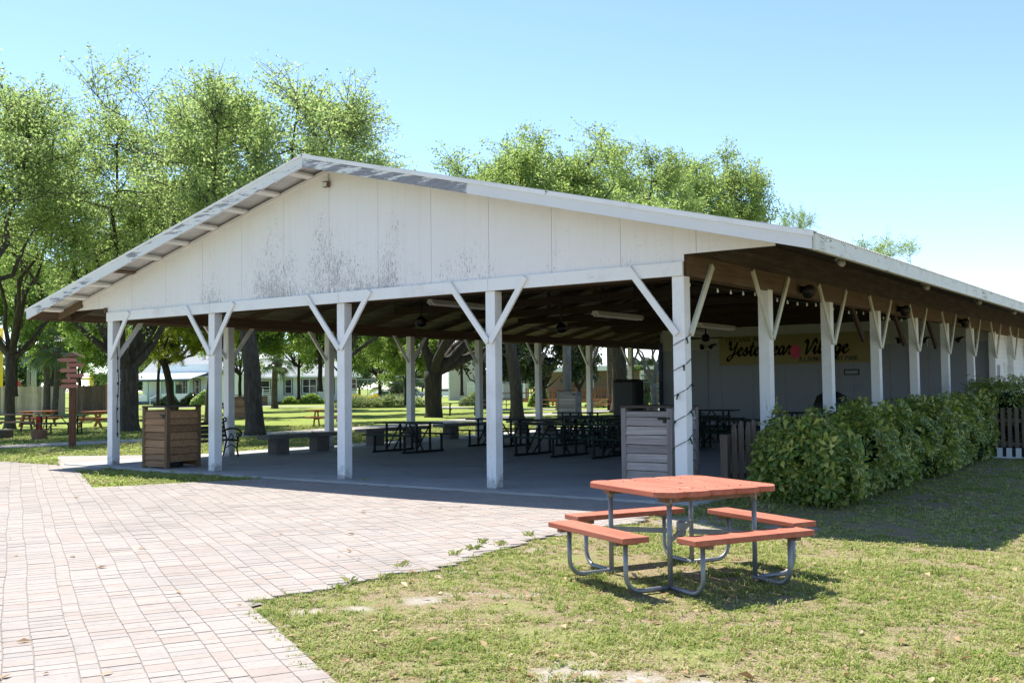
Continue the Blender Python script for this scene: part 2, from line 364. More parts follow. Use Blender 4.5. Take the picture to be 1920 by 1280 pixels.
# ------------------------------------------------------------------ mesh builder
class MB:
    def __init__(s): s.v = []; s.f = []
    def add(s, vs, fs):
        o = len(s.v); s.v += [tuple(v) for v in vs]; s.f += [tuple(i+o for i in f) for f in fs]; return s
    def box(s, c, d, m=None):
        x, y, z = d[0]/2, d[1]/2, d[2]/2
        vs = [Vector((a*x, b*y, e*z)) for a in (-1, 1) for b in (-1, 1) for e in (-1, 1)]
        if m is not None: vs = [m @ v for v in vs]
        vs = [v+Vector(c) for v in vs]
        return s.add(vs, [(0, 1, 3, 2), (4, 6, 7, 5), (0, 4, 5, 1), (2, 3, 7, 6), (0, 2, 6, 4), (1, 5, 7, 3)])
    def bar(s, a, b, wd, th, side=None):
        """rectangular stick from a to b; wd measured along `side`"""
        a, b = Vector(a), Vector(b); d = (b-a).normalized()
        sd = Vector(side) if side else (Vector((0, 0, 1)) if abs(d.z) < .9 else Vector((1, 0, 0)))
        sd = (sd - d*sd.dot(d)).normalized(); t = d.cross(sd)
        q = [sd*wd/2*i+t*th/2*j for i, j in ((-1, -1), (1, -1), (1, 1), (-1, 1))]
        return s.add([a+k for k in q]+[b+k for k in q], [(0, 3, 2, 1), (4, 5, 6, 7)]+[(i, (i+1) % 4, (i+1) % 4+4, i+4) for i in range(4)])
    def tube(s, pts, rad, n=8, caps=True):
        pts = [Vector(p) for p in pts]; rad = rad if hasattr(rad, '__len__') else [rad]*len(pts)
        o = len(s.v); ref = Vector((.31, .2, .93))
        for i, p in enumerate(pts):
            d = (pts[min(i+1, len(pts)-1)]-pts[max(i-1, 0)]).normalized()
            if abs(d.dot(ref)) > .95: ref = Vector((1, .1, 0))
            u = (ref-d*ref.dot(d)).normalized(); ref = u; vv = d.cross(u)
            for k in range(n):
                a = 2*math.pi*k/n; s.v.append(tuple(p+(u*math.cos(a)+vv*math.sin(a))*rad[i]))
        for i in range(len(pts)-1):
            for k in range(n):
                s.f.append((o+i*n+k, o+i*n+(k+1) % n, o+(i+1)*n+(k+1) % n, o+(i+1)*n+k))
        if caps:
            s.f.append(tuple(o+k for k in reversed(range(n)))); s.f.append(tuple(o+(len(pts)-1)*n+k for k in range(n)))
        return s
    def prism(s, poly, ext):
        """polygon (3D points) swept by ext"""
        p = [Vector(q) for q in poly]; e = Vector(ext); n = len(p)
        return s.add(p+[q+e for q in p], [tuple(reversed(range(n))), tuple(range(n, 2*n))]+[(i, (i+1) % n, (i+1) % n+n, i+n) for i in range(n)])
    def lathe(s, prof, c=(0, 0, 0), n=16):
        o = len(s.v); m = len(prof)
        for r, z in prof:
            for k in range(n):
                a = 2*math.pi*k/n; s.v.append((c[0]+r*math.cos(a), c[1]+r*math.sin(a), c[2]+z))
        for i in range(m-1):
            for k in range(n): s.f.append((o+i*n+k, o+i*n+(k+1) % n, o+(i+1)*n+(k+1) % n, o+(i+1)*n+k))
        s.f.append(tuple(o+k for k in reversed(range(n)))); s.f.append(tuple(o+(m-1)*n+k for k in range(n)))
        return s
    def build(s, name, mat, parent=None, smooth=False, bevel=0):
        me = bpy.data.meshes.new(name); me.from_pydata(s.v, [], s.f); me.update()
        me.materials.append(M[mat])
        if smooth: me.polygons.foreach_set('use_smooth', [True]*len(me.polygons))
        o = bpy.data.objects.new(name, me); COL.objects.link(o)
        if parent: o.parent = parent
        if bevel:
            b = o.modifiers.new('bevel', 'BEVEL'); b.width = bevel; b.segments = 2; b.limit_method = 'ANGLE'
        return o
def npmesh(name, V, Fq, mat, parent=None):
    """many equal polygons straight from numpy: V (n,k,3)"""
    n, k, _ = V.shape
    me = bpy.data.meshes.new(name)
    me.vertices.add(n*k); me.vertices.foreach_set('co', V.reshape(-1).astype(np.float32))
    tot = sum(len(f) for f in Fq)
    idx = (np.arange(n)[:, None]*k + np.concatenate([np.array(f) for f in Fq])[None, :]).reshape(-1)
    starts = np.cumsum([0]+[len(f) for f in Fq][:-1])
    ls = (np.arange(n)[:, None]*tot + starts[None, :]).reshape(-1)
    me.loops.add(len(idx)); me.loops.foreach_set('vertex_index', idx.astype(np.int32))
    me.polygons.add(len(ls)); me.polygons.foreach_set('loop_start', ls.astype(np.int32))
    me.update(calc_edges=True); me.validate()
    if name != 'roof': me.shade_flat()
    me.materials.append(M[mat])
    o = bpy.data.objects.new(name, me); COL.objects.link(o)
    if parent: o.parent = parent
    return o
def tag(o, label=None, cat=None, group=None, kind=None):
    if label: o['label'] = label
    if cat: o['category'] = cat
    if group: o['group'] = group
    if kind: o['kind'] = kind
    return o
def root(name, label, cat, loc=(0, 0, 0), rz=0, group=None):
    o = bpy.data.objects.new(name, None); COL.objects.link(o); o.location = loc; o.rotation_euler = (0, 0, rz); o.empty_display_size = .2
    return tag(o, label, cat, group)
def dup(r, loc, rz=0, label=None, scale=None, group=None):
    def cp(o, par):
        c = o.copy(); COL.objects.link(c); c.parent = par
        for ch in o.children: cp(ch, c)
        return c
    c = cp(r, None); c.location = loc; c.rotation_euler = (0, 0, rz)
    if label: c['label'] = label
    if group: c['group'] = group
    if scale: c.scale = scale if hasattr(scale, '__len__') else (scale,)*3
    return c
def smooth01(t): t = np.clip(t, 0, 1); return t*t*(3-2*t)
def ground_z(x, y): return -.05 - .12*smooth01((x-.35)/1.3)*smooth01((y+4.2)/2.6)

# ------------------------------------------------------------------ setting
def axis_grid(lo, hi, fine_lo, fine_hi, step, grow=1.35):
    a = list(np.arange(fine_lo, fine_hi+1e-6, step)); d = step
    while a[-1] < hi: d *= grow; a.append(min(hi, a[-1]+d))
    d = step
    while a[0] > lo: d *= grow; a.insert(0, max(lo, a[0]-d))
    return np.array(a)
gx = axis_grid(-2500, 2500, -2, 12, .4); gy = axis_grid(-600, 3000, -12, 14, .4)
X, Y = np.meshgrid(gx, gy, indexing='ij'); Z = ground_z(X, Y)
mb = MB(); mb.v = list(zip(X.ravel(), Y.ravel(), Z.ravel())); ny = len(gy)
mb.f = [(i*ny+j, (i+1)*ny+j, (i+1)*ny+j+1, i*ny+j+1) for i in range(len(gx)-1) for j in range(ny-1)]
tag(mb.build('ground', 'ground', smooth=True), kind='structure')

# concrete floor of the pavilion, control joints between the pours
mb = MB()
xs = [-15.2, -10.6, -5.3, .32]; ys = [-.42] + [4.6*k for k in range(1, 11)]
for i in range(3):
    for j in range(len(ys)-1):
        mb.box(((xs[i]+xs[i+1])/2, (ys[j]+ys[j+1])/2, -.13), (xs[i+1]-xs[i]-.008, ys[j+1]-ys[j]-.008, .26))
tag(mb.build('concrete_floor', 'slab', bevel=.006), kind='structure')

def sheet(name, poly, z, mat, kind='structure', th=.03):
    return tag(MB().prism([(x, y, z-th) for x, y in poly], (0, 0, th)).build(name, mat), kind=kind)
APRON = [(-15.21, -.4), (-13.2, -.43), (-13.6, -1.35), (-16.1, -.02), (-18.3, 1.25), (-15.21, 3.6)]
sheet('apron', [(-15.21, -.4), (-13.2, -.43), (-13.6, -1.35), (-16.1, -.02), (-18.3, 1.25), (-15.21, 3.6)], -.022, 'path')
# paths: concrete strip behind the pavilion
def strip(name, pts, wd, z, mat):
    mb = MB(); L = []; Rr = []
    P = [Vector((x, y, 0)) for x, y in pts]
    for i, p in enumerate(P):
        d = (P[min(i+1, len(P)-1)]-P[max(0, i-1)]).normalized(); nn = Vector((-d.y, d.x, 0))*wd/2
        L.append(p+nn); Rr.append(p-nn)
    vs = [(p.x, p.y, z) for p in L]+[(p.x, p.y, z) for p in Rr]; n = len(P)
    mb.add(vs, [(i, i+n, i+n+1, i+1) for i in range(n-1)])
    return tag(mb.build(name, mat), kind='structure')
strip('path', [(-34, -6), (-27, 0), (-24.6, 4), (-23.8, 8), (-23.6, 14), (-24.2, 20), (-25.6, 27), (-27.8, 36), (-28.5, 46), (-28, 58)], 2.3, -.040, 'path')
strip('path', [tuple(at(p, d)[:2]) for p, d in ((200, 92), (380, 104), (480, 104), (600, 96), (640, 92))], 2.0, -.036, 'path')
strip('path', [tuple(at(p, d)[:2]) for p, d in ((800, 92), (900, 80), (1060, 72), (1200, 70), (1300, 66))], 2.2, -.036, 'path')
strip('road', [tuple(at(p, d)[:2]) for p, d in ((300, 175), (640, 190), (900, 215), (1200, 240))], 24, -.030, 'asphalt')

# brick paving: strips of pavers running up to the left, alternating wide and narrow rows
PDIR = R_(151.8)
U2 = np.array([math.cos(PDIR), math.sin(PDIR)]); V2 = np.array([-U2[1], U2[0]])
COR = np.array([.5, -8.15])
def in_pave(p):
    d = p-COR; along = d@U2; side = d@V2          # side<0 : toward the camera side
    x, y = p
    if side > 0.0 and False: pass
    # right part: left of the lawn's ragged edge
    if y > -.46: return False
    edge = .30+.10*math.sin(y*1.9)+.05*math.sin(y*5.1)
    lower = (p-COR)@V2 > 0                         # camera side of the diagonal
    if not lower and x > edge: return False
    # left part: diagonal border and the grass triangle
    a = np.array([-9.75, -3.15]); q = p-a
    if q@U2 > 0 and -(q@V2) > 0: return False
    if x < -9.75 and -(q@V2) > 0: return False
    if x < -22.3: return False
    return True
vs = []
row = 0; vpos = -9.0
rows = []
while vpos < 14.0:
    wd = (.235, .118, .235, .175)[row % 4]
    rows.append((vpos, wd)); vpos += wd; row += 1
cnt = 0; PV = []
for (v0, wd) in rows:
    u = -8.0 + rnd.random()*.2
    while u < 30:
        ln = rnd.choice((.118, .118, .118, .175)) if wd > .13 else rnd.choice((.175, .118, .235))
        c2 = COR + U2*(u+ln/2) + V2*(v0+wd/2)
        u0 = u; u += ln
        if not in_pave(c2): continue
        dd = Vector((c2[0], c2[1], 0))-CP
        if dd.dot(FWD) < 2.0: continue
        if abs(dd.dot(RT)) > dd.dot(FWD)*.78+2.2: continue
        gap = rnd.uniform(.0010, .0020); zt = -.030 + rnd.uniform(-.0015, .0015); tl = rnd.uniform(-.001, .001)
        a0, a1, b0, b1 = u0+gap, u0+ln-gap, v0+gap, v0+wd-gap; ch = .003
        o = [(a0, b0), (a1, b0), (a1, b1), (a0, b1)]; i_ = [(a0+ch, b0+ch), (a1-ch, b0+ch), (a1-ch, b1-ch), (a0+ch, b1-ch)]
        q = []
        wob = .009*math.sin(u0*1.3+v0*.12)+.004*math.sin(u0*3.7+v0*.2)+rnd.uniform(-.0012, .0012)
        o = [(a_, b_+wob) for a_, b_ in o]; i_ = [(a_, b_+wob) for a_, b_ in i_]
        for k, (uu, vv) in enumerate(o): q.append((*(COR+U2*uu+V2*vv), zt-.012))
        for k, (uu, vv) in enumerate(i_): q.append((*(COR+U2*uu+V2*vv), zt+(tl if k in (1, 2) else -tl)))
        PV.append(q)
PV = np.array(PV)
tag(npmesh('paving', PV, [(4, 5, 6, 7), (0, 1, 5, 4), (1, 2, 6, 5), (2, 3, 7, 6), (3, 0, 4, 7)], 'paver'), kind='structure')
# sand bed under the pavers: a sheet of small cells clipped to the same outline
cells = []
st = .12
for ix in np.arange(-22.4, 12, st):
    for iy in np.arange(-14, 12, st):
        if in_pave(np.array([ix+st/2, iy+st/2])):
            dd = Vector((ix, iy, 0))-CP
            if dd.dot(FWD) < 1.5 or abs(dd.dot(RT)) > dd.dot(FWD)*.80+2.5: continue
            cells.append([(ix, iy, -.0365), (ix+st, iy, -.0365), (ix+st, iy+st, -.0365), (ix, iy+st, -.0365)])
tag(npmesh('paving_bed', np.array(cells), [(0, 1, 2, 3)], 'joint'), kind='structure')

# ------------------------------------------------------------------ pavilion
PAV = root('pavilion', 'long open sided white pavilion with weathered gable, brace posts and low metal roof', 'pavilion')
RX, RZ, SL = -6.93, 5.76, .248
EL, ER = -16.07, 2.21
YF, YB = -.80, 46.0
def rz(x): return RZ - SL*abs(x-RX)
FP = [0, -3.361, -6.745, -10.397, -13.915]
HB, HT = 3.17, 3.37
def post(x, y, h=HB, w_=.19, wonk=0):
    mb = MB(); t = rnd.uniform(-.012, .012); t2 = rnd.uniform(-.012, .012)
    a = w_/2
    mb.add([(x+sx*a+(t if z else 0), y+sy*a+(t2 if z else 0), z) for z in (0, h) for sx, sy in ((-1, -1), (1, -1), (1, 1), (-1, 1))],
           [(3, 2, 1, 0), (4, 5, 6, 7), (0, 1, 5, 4), (1, 2, 6, 5), (2, 3, 7, 6), (3, 0, 4, 7)])
    return mb.build('post', 'post', PAV, bevel=.007)
for k, x in enumerate(FP):
    p = post(x, 0)
    for s in (-1, 1):
        if k == 0 and s == 1: continue
        if k == 4 and s == -1: continue
        e = .78+rnd.uniform(-.04, .04)
        MB().bar((x+s*.02, -.118, 2.34), (x+s*e, -.166, HT-.03), .10, .042, (1, 0, 0)).build('brace', 'brace', p, bevel=.004)
    if k in (0, 4):
        xo = .118 if k == 0 else -.118+.236
        MB().bar((x+xo if k == 0 else x+.02, .05, 2.34), (x+(xo if k == 0 else .02), .82, HT+.02), .10, .042, (0, 1, 0)).build('brace', 'side_brace' if k == 0 else 'brace', p, bevel=.004)
    if k in (1, 2, 3, 4):   # packing strip running up over the beam
        pass
RY = [3.14*n for n in range(1, 15)]
for y in RY:
    p = post(0, y, 3.2)
    for s in (-1, 1):
        MB().bar((.118, y+s*.03, 2.38), (.118, y+s*.80, 3.46), .09, .042, (0, 1, 0)).build('brace', 'side_brace', p, bevel=.004)
LY = [3.16, 6.54, 9.9, 13.27, 16.75, 20.2, 23.45, 26.8, 30.2, 33.6, 37, 40.4, 43.8]
for y in LY:
    p = post(-13.9, y, 3.2)
    for s in (-1, 1):
        MB().bar((-13.9, y+s*.10, 2.40), (-13.9, y+s*.74, 3.20), .09, .042, (0, 1, 0)).build('brace', 'brace', p)
# beams
mb = MB(); bx = [-14.01, -10.4, -6.75, -3.36, .10]
for i in range(4): mb.box(((bx[i]+bx[i+1])/2, -.12, (HB+HT)/2), (bx[i+1]-bx[i]-.006, .045, HT-HB))
mb.build('front_beam', 'beam', PAV, bevel=.004)
mb = MB()
for i in range(4): mb.box(((bx[i]+bx[i+1])/2, .118, 3.29), (bx[i+1]-bx[i]-.006, .045, .26))
mb.build('inner_front_beam', 'tie', PAV)
MB().box((.075, 22.5, 3.335), (.045, 45.0, .31)).box((-.075, 22.5, 3.335), (.045, 45.0, .31)).build('side_beam', 'brownbeam', PAV)
MB().box((-13.975, 22.5, 3.29), (.045, 45, .25)).box((-13.825, 22.5, 3.29), (.045, 45, .25)).build('side_beam', 'brownbeam', PAV)
MB().box((.06, 22.7, 3.73), (.025, 45.4, .465)).build('frieze', 'ceil', PAV)
# gable sheets, 4 ft wide, a gap at each joint
mb = MB(); yg = -.105
seams = sorted([-7.02+1.22*k for k in range(-8, 8)])
lo, hi = -15.55, 1.46
cuts = [lo]+[s for s in seams if lo+.1 < s < hi-.1]+[hi]
for a, b in zip(cuts[:-1], cuts[1:]):
    a += .0035; b -= .0035
    pts = []
    def bot(x): return 3.372 if -14.01 <= x <= .105 else 3.475
    xsn = [a]+[x for x in (-14.01, .105) if a < x < b]+[b]
    low = []
    for i, x in enumerate(xsn):
        if x in (-14.01, .105):
            l_, r_ = (3.475, 3.372) if x < -5 else (3.372, 3.475)
            low += [(x, yg, l_), (x, yg, r_)]
        else: low.append((x, yg, bot(x)))
    top = [(b, yg, rz(b)-.055)]
    if a < RX < b: top.append((RX, yg, RZ-.055))
    top.append((a, yg, rz(a)-.055))
    mb.prism(low+top, (0, .014, 0))
mb.build('gable_panel', 'gable', PAV)
MB().prism([(-15.5, -.086, 3.47), (1.4, -.086, 3.47), (1.4, -.086, rz(1.4)-.09), (RX, -.086, RZ-.09), (-15.5, -.086, rz(-15.5)-.09)], (0, .05, 0)).build('gable_backing', 'tie', PAV)
MB().box((RX, -.112, 3.42), (.04, .012, .10)).build('batten', 'beam', PAV)
mb = MB(); mb.bar((lo, -.112, rz(lo)-.12), (RX, -.112, RZ-.12), .03, .012).bar((RX, -.112, RZ-.12), (hi, -.112, rz(hi)-.12), .03, .012)
mb.build('gable_trim', 'beam', PAV)
# little flood-light box high on the gable
r = root('gable_light', 'small grey light box near the peak of the white gable', 'light', (-7.02, -.12, 5.36))
MB().box((0, -.055, 0), (.13, .08, .11)).build('housing', 'brownwood', r, bevel=.01)
MB().box((0, -.1, -.01), (.10, .012, .075)).build('lens', 'lamp_white', r)
MB().tube([(0, 0, .05), (0, -.006, .13), (0, -.006, .2)], .008, 6).build('conduit', 'lamp_white', r)
# metal roof: corrugated sheets, real waves running down the slope
pitch = .0762; nper = 6
ysn = np.arange(YF-.03, 30, pitch/nper); ysn = np.concatenate([ysn, np.arange(30, YB, pitch/3)])
wave = .010*np.sin(2*math.pi*ysn/pitch)
for side, xe in ((-1, EL-.05), (1, ER+.05)):
    V = []
    nn = len(ysn)
    top = np.stack([np.full(nn, RX), ysn, RZ+wave+.012], -1); bt = np.stack([np.full(nn, xe), ysn, rz(xe)+wave+.012], -1)
    quads = np.stack([top[:-1], bt[:-1], bt[1:], top[1:]], 1)
    if side == 1: quads = quads[:, ::-1]
    npmesh('roof', quads, [(0, 1, 2, 3)], 'metal', PAV)
MB().prism([(RX-.16, YF-.05, rz(RX-.16)+.03), (RX, YF-.05, RZ+.045), (RX+.16, YF-.05, rz(RX+.16)+.03), (RX, YF-.05, RZ+.026)], (0, YB-YF, 0)).build('ridge_cap', 'metal', PAV)
# rake trim strips (white metal edge over the rake boards), in lengths
mb = MB()
for a, b in ((RX+.02, -1.75), (-1.70, ER+.03)):
    mb.prism([(a, YF-.062, rz(a)+.026), (b, YF-.062, rz(b)+.026), (b, YF-.062, rz(b)-.045), (a, YF-.062, rz(a)-.045)], (0, .014, 0))
    mb.prism([(a, YF-.062, rz(a)+.030), (b, YF-.062, rz(b)+.030), (b, YF-.062, rz(b)+.024), (a, YF-.062, rz(a)+.024)], (0, .16, 0))
for a, b in ((EL-.03, RX-.02),):
    mb.prism([(a, YF-.062, rz(a)+.026), (b, YF-.062, rz(b)+.026), (b, YF-.062, rz(b)-.02), (a, YF-.062, rz(a)-.02)], (0, .014, 0))
mb.build('rake_trim', 'beam', PAV)
D = .205
MB().prism([(RX, YF-.045, RZ+.0), (ER, YF-.045, rz(ER)), (ER, YF-.045, rz(ER)-D), (RX, YF-.045, RZ-D)], (0, .04, 0)).build('rake_board', 'fascia_r', PAV)
MB().prism([(EL, YF-.045, rz(EL)), (RX-.002, YF-.045, RZ), (RX-.002, YF-.045, RZ-D), (EL, YF-.045, rz(EL)-D)], (0, .04, 0)).build('rake_board', 'fascia_l', PAV)
mb = MB(); yy = YF-.003
while yy < YB-.1:
    L = min(4.2, YB-yy); mb.box((ER+.018, yy+L/2, rz(ER)-D/2-.006), (.036, L-.006, D)); yy += L
mb.build('eave_board', 'fascia_e', PAV, bevel=.004)
MB().box((EL-.018, (YF+YB)/2, rz(EL)-D/2-.006), (.036, YB-YF, D)).build('eave_board', 'brownbeam', PAV)
# lookouts under the front overhang, white, one bare
k = 0
for side in (-1, 1):
    for i in range(10):
        x = RX + side*(.55+.92*i)
        if x < EL+.2 or x > ER-.2: continue
        mb = MB().box((0, (YF-.12)/2+.005, -.065), (.14, abs(YF)-.13, .045), Matrix.Rotation(math.atan(SL)*(1 if side < 0 else -1)*-1, 3, 'Y'))
        mb.v = [(v[0]+x, v[1], v[2]+rz(x)) for v in mb.v]
        mb.build('lookout', 'brownbeam' if (side < 0 and i == 6) else 'brace', PAV)
# ceiling: boarded deck under the sheets, purlins and tie beams below
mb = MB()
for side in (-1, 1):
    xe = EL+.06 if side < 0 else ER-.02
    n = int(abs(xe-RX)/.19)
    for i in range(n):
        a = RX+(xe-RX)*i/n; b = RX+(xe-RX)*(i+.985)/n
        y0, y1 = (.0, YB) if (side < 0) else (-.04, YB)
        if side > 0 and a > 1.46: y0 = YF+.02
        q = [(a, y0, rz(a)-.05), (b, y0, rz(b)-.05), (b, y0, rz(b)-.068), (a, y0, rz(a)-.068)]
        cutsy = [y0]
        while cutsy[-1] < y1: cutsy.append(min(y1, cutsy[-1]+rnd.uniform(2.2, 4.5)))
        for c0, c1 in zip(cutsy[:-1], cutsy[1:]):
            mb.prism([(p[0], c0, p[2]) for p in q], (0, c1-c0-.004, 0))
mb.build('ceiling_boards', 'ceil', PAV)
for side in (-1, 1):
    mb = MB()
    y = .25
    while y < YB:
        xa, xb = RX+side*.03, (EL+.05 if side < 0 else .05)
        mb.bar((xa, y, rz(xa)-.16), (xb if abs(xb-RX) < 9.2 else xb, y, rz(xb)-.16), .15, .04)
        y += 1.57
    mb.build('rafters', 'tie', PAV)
for y in [3.14*n-.4 for n in range(1, 8)]:
    mb = MB(); mb.box((RX, y, 3.86), (13.6, .05, .20))
    for x in (-10.4, -6.9, -3.4): mb.bar((x, y+.05, 3.88), (x, y+.05, rz(x)-.1), .09, .045, (1, 0, 0))
    mb.bar((-10.4, y+.06, 3.9), (-7, y+.06, 5.4), .09, .04).bar((-3.4, y+.06, 3.9), (-6.9, y+.06, 5.4), .09, .04)
    mb.build('tie_beam', 'tie', PAV)
# bare rafter end at the left front corner
MB().bar((-15.95, -.13, rz(-15.95)-.14), (-15.0, -.13, rz(-15.0)-.14), .16, .045).build('rafter_tail', 'brownbeam', PAV)
MB().box((-14.03, -.15, 3.42), (.03, .05, .12)).build('end_block', 'brownbeam', PAV)
# knee braces inside on the room side
for y in (9.0, 12.2, 15.3):
    MB().bar((-.14, y, 2.55), (-.14, y-1.0, 3.4), .14, .06, (0, 1, 0)).build('knee_brace', 'tie', PAV)
# enclosed room at the back
YW = 22.1
def wall_x(mbp, x0, x1, y, z0, z1, th=.03): mbp.box(((x0+x1)/2, y+th/2, (z0+z1)/2), (x1-x0, th, z1-z0))
mb = MB(); xx = -11.75
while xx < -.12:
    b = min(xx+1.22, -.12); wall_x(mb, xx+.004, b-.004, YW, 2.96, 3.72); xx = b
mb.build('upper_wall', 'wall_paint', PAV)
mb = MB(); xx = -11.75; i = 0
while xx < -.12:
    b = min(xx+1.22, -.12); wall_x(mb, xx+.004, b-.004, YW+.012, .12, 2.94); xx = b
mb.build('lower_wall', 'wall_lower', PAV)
MB().box((-5.9, YW-.012, 2.95), (11.7, .03, .045)).build('wall_ledge', 'wall_paint', PAV)
mb = MB()
for x in (-9.9, -7.45, -5.0, -2.55): mb.box((x, YW-.008, 1.5), (.06, .03, 2.8))
mb.build('wall_batten', 'wall_lower', PAV)
MB().prism([(-13.9, YW+.05, 3.70), (.05, YW+.05, 3.70), (.05, YW+.05, rz(.05)-.08), (RX, YW+.05, RZ-.08), (-13.9, YW+.05, rz(-13.9)-.08)], (0, .05, 0)).build('inner_gable', 'tie', PAV)
MB().box((-11.82, YW, 1.62), (.12, .16, 3.24)).build('corner_post', 'blue', PAV)
MB().box((-11.8, 34, 1.8), (.05, 23.8, 3.6)).build('room_wall', 'wall_paint', PAV)
mb = MB()
for a, b, z0, z1 in ((22.1, 22.75, 0, 3.2), (22.75, 23.6, 2.2, 3.2), (23.6, 24.3, 0, 3.2), (24.3, 25.2, 2.2, 3.2), (25.2, 46, 0, 3.2)):
    mb.box((-.115, (a+b)/2, (z0+z1)/2), (.05, b-a-.001, z1-z0))
mb.build('side_wall', 'whiteside', PAV)
for a, b, mat in ((22.75, 23.6, 'wall_lower'), (24.3, 25.2, 'trimwhite')):
    d = MB().box((-.12, (a+b)/2, 1.1), (.04, b-a-.06, 2.14)).build('door', mat, PAV)
    MB().box((-.085, a+.03, 1.1), (.03, .07, 2.2)).box((-.085, b-.03, 1.1), (.03, .07, 2.2)).box((-.085, (a+b)/2, 2.2), (.03, b-a+.1, .08)).build('frame', 'brace', d)
    MB().box((-.09, b-.12, 1.0), (.03, .05, .12)).build('handle', 'iron', d)
MB().box((-.02, 45.9, 1.7), (.2, .05, 3.4)).box((-7, 45.95, 1.8), (13.6, .05, 3.6)).build('rear_wall', 'whiteside', PAV)
# conduit under the right eave
MB().tube([(1.3, .4, rz(1.3)-.085), (1.3, 8, rz(1.3)-.09), (1.3, 20, rz(1.3)-.095), (1.3, 34, rz(1.3)-.09)], .014, 6).build('eave_conduit', 'lamp_white', PAV)

# banner on the room wall
BN = root('banner', 'yellow banner with black script lettering and a pink flower on the dim back wall', 'banner', (-6.62, YW-.03, 2.86))
mb = MB().box((0, 0, 0), (5.5, .02, 1.06)); mb.build('cloth', 'banner', BN)
def text(body, size, x, z, mat, par, bold=.0, shear=0, sx=1.0):
    c = bpy.data.curves.new('lettering', 'FONT'); c.body = body; c.size = size; c.extrude = .003; c.offset = bold; c.shear = shear
    c.materials.append(M[mat])
    o = bpy.data.objects.new('lettering', c); COL.objects.link(o); o.parent = par
    o.location = (x, -.0145, z); o.rotation_euler = (math.pi/2, 0, 0); o.scale = (sx, 1, 1); return o
# serif capitals from strokes: each letter on a 1 x 1.3 cell
CAPS = {'A': [[(0, 0), (.42, 1.3), (.84, 0)], [(.17, .45), (.67, .45)]], 'B': [[(.05, 0), (.05, 1.3), (.5, 1.28), (.66, 1.0), (.5, .72), (.05, .7)], [(.5, .7), (.74, .38), (.5, .02), (.05, 0)]],
 'C': [[(.8, 1.0), (.5, 1.3), (.15, 1.05), (.05, .65), (.15, .25), (.5, 0), (.8, .3)]], 'E': [[(.72, 1.3), (.08, 1.3), (.08, 0), (.74, 0)], [(.08, .68), (.55, .68)]], 'G': [[(.8, 1.0), (.5, 1.3), (.15, 1.05), (.05, .65), (.15, .25), (.5, 0), (.8, .2), (.8, .55), (.5, .55)]],
 'H': [[(.08, 0), (.08, 1.3)], [(.8, 0), (.8, 1.3)], [(.08, .66), (.8, .66)]], 'I': [[(.3, 0), (.3, 1.3)], [(.12, 0), (.48, 0)], [(.12, 1.3), (.48, 1.3)]], 'K': [[(.08, 0), (.08, 1.3)], [(.78, 1.3), (.1, .6)], [(.3, .8), (.82, 0)]],
 'L': [[(.08, 1.3), (.08, 0), (.72, 0), (.72, .2)]], 'N': [[(.08, 0), (.08, 1.3), (.8, 0), (.8, 1.3)]], 'O': [[(.45, 1.3), (.12, 1.05), (.04, .65), (.12, .25), (.45, 0), (.78, .25), (.86, .65), (.78, 1.05), (.45, 1.3)]],
 'P': [[(.08, 0), (.08, 1.3), (.55, 1.28), (.74, .97), (.55, .64), (.08, .62)]], 'R': [[(.08, 0), (.08, 1.3), (.55, 1.28), (.72, .98), (.55, .68), (.08, .66)], [(.4, .66), (.82, 0)]], 'S': [[(.72, 1.08), (.45, 1.3), (.14, 1.08), (.2, .78), (.62, .52), (.7, .22), (.42, 0), (.08, .22)]],
 'T': [[(.42, 0), (.42, 1.3)], [(0, 1.12), (0, 1.3), (.84, 1.3), (.84, 1.12)]], 'V': [[(0, 1.3), (.42, 0), (.84, 1.3)]], 'Y': [[(0, 1.3), (.42, .65), (.84, 1.3)], [(.42, .65), (.42, 0)]]}
def ribbon(mb, pts, wd, y, slant=0.0, pen=None):
    P = [Vector((x+z*slant, y, z)) for x, z in pts]
    for a, b in zip(P[:-1], P[1:]):
        d = (b-a); L = d.length
        if L < 1e-5: continue
        d /= L; t = Vector((-d.z, 0, d.x)); ww = wd
        if pen is not None:
            ww = wd*(.35+.65*abs(t.x*math.cos(pen)+t.z*math.sin(pen)))
        a2, b2 = a-d*ww*.35, b+d*ww*.35
        mb.prism([a2+t*ww/2, b2+t*ww/2, b2-t*ww/2, a2-t*ww/2], (0, -.003, 0))
def caps(mb, s, x, z, size, y, wd):
    for ch in s:
        if ch != ' ':
            for st_ in CAPS[ch]: ribbon(mb, [(x+a*size, z+b*size) for a, b in st_], wd, y, 0, 0)
            for st_ in CAPS[ch]:
                for (a, b) in (st_[0], st_[-1]):
                    if b in (0, 1.3): ribbon(mb, [(x+(a-.13)*size, z+b*size), (x+(a+.13)*size, z+b*size)], wd*.5, y)
        x += size*(.62 if ch == ' ' else (.66 if ch == 'I' else 1.02))
    return x
mb = MB(); caps(mb, 'STEP BACK IN', -2.5, .325, .115, -.0125, .026)
caps(mb, 'A LIVING HISTORY PARK', .30, -.44, .108, -.0125, .026); mb.build('small_lettering', 'ink', BN)
def crom(pts, n=6):
    out = []
    P = [pts[0]]+list(pts)+[pts[-1]]
    for i in range(1, len(P)-2):
        for k in range(n):
            t = k/n; q = []
            for c in (0, 1):
                p0, p1, p2, p3 = P[i-1][c], P[i][c], P[i+1][c], P[i+2][c]
                q.append(.5*(2*p1+(p2-p0)*t+(2*p0-5*p1+4*p2-p3)*t*t+(3*p1-p0-3*p2+p3)*t**3))
            out.append(tuple(q))
    out.append(tuple(pts[-1])); return out
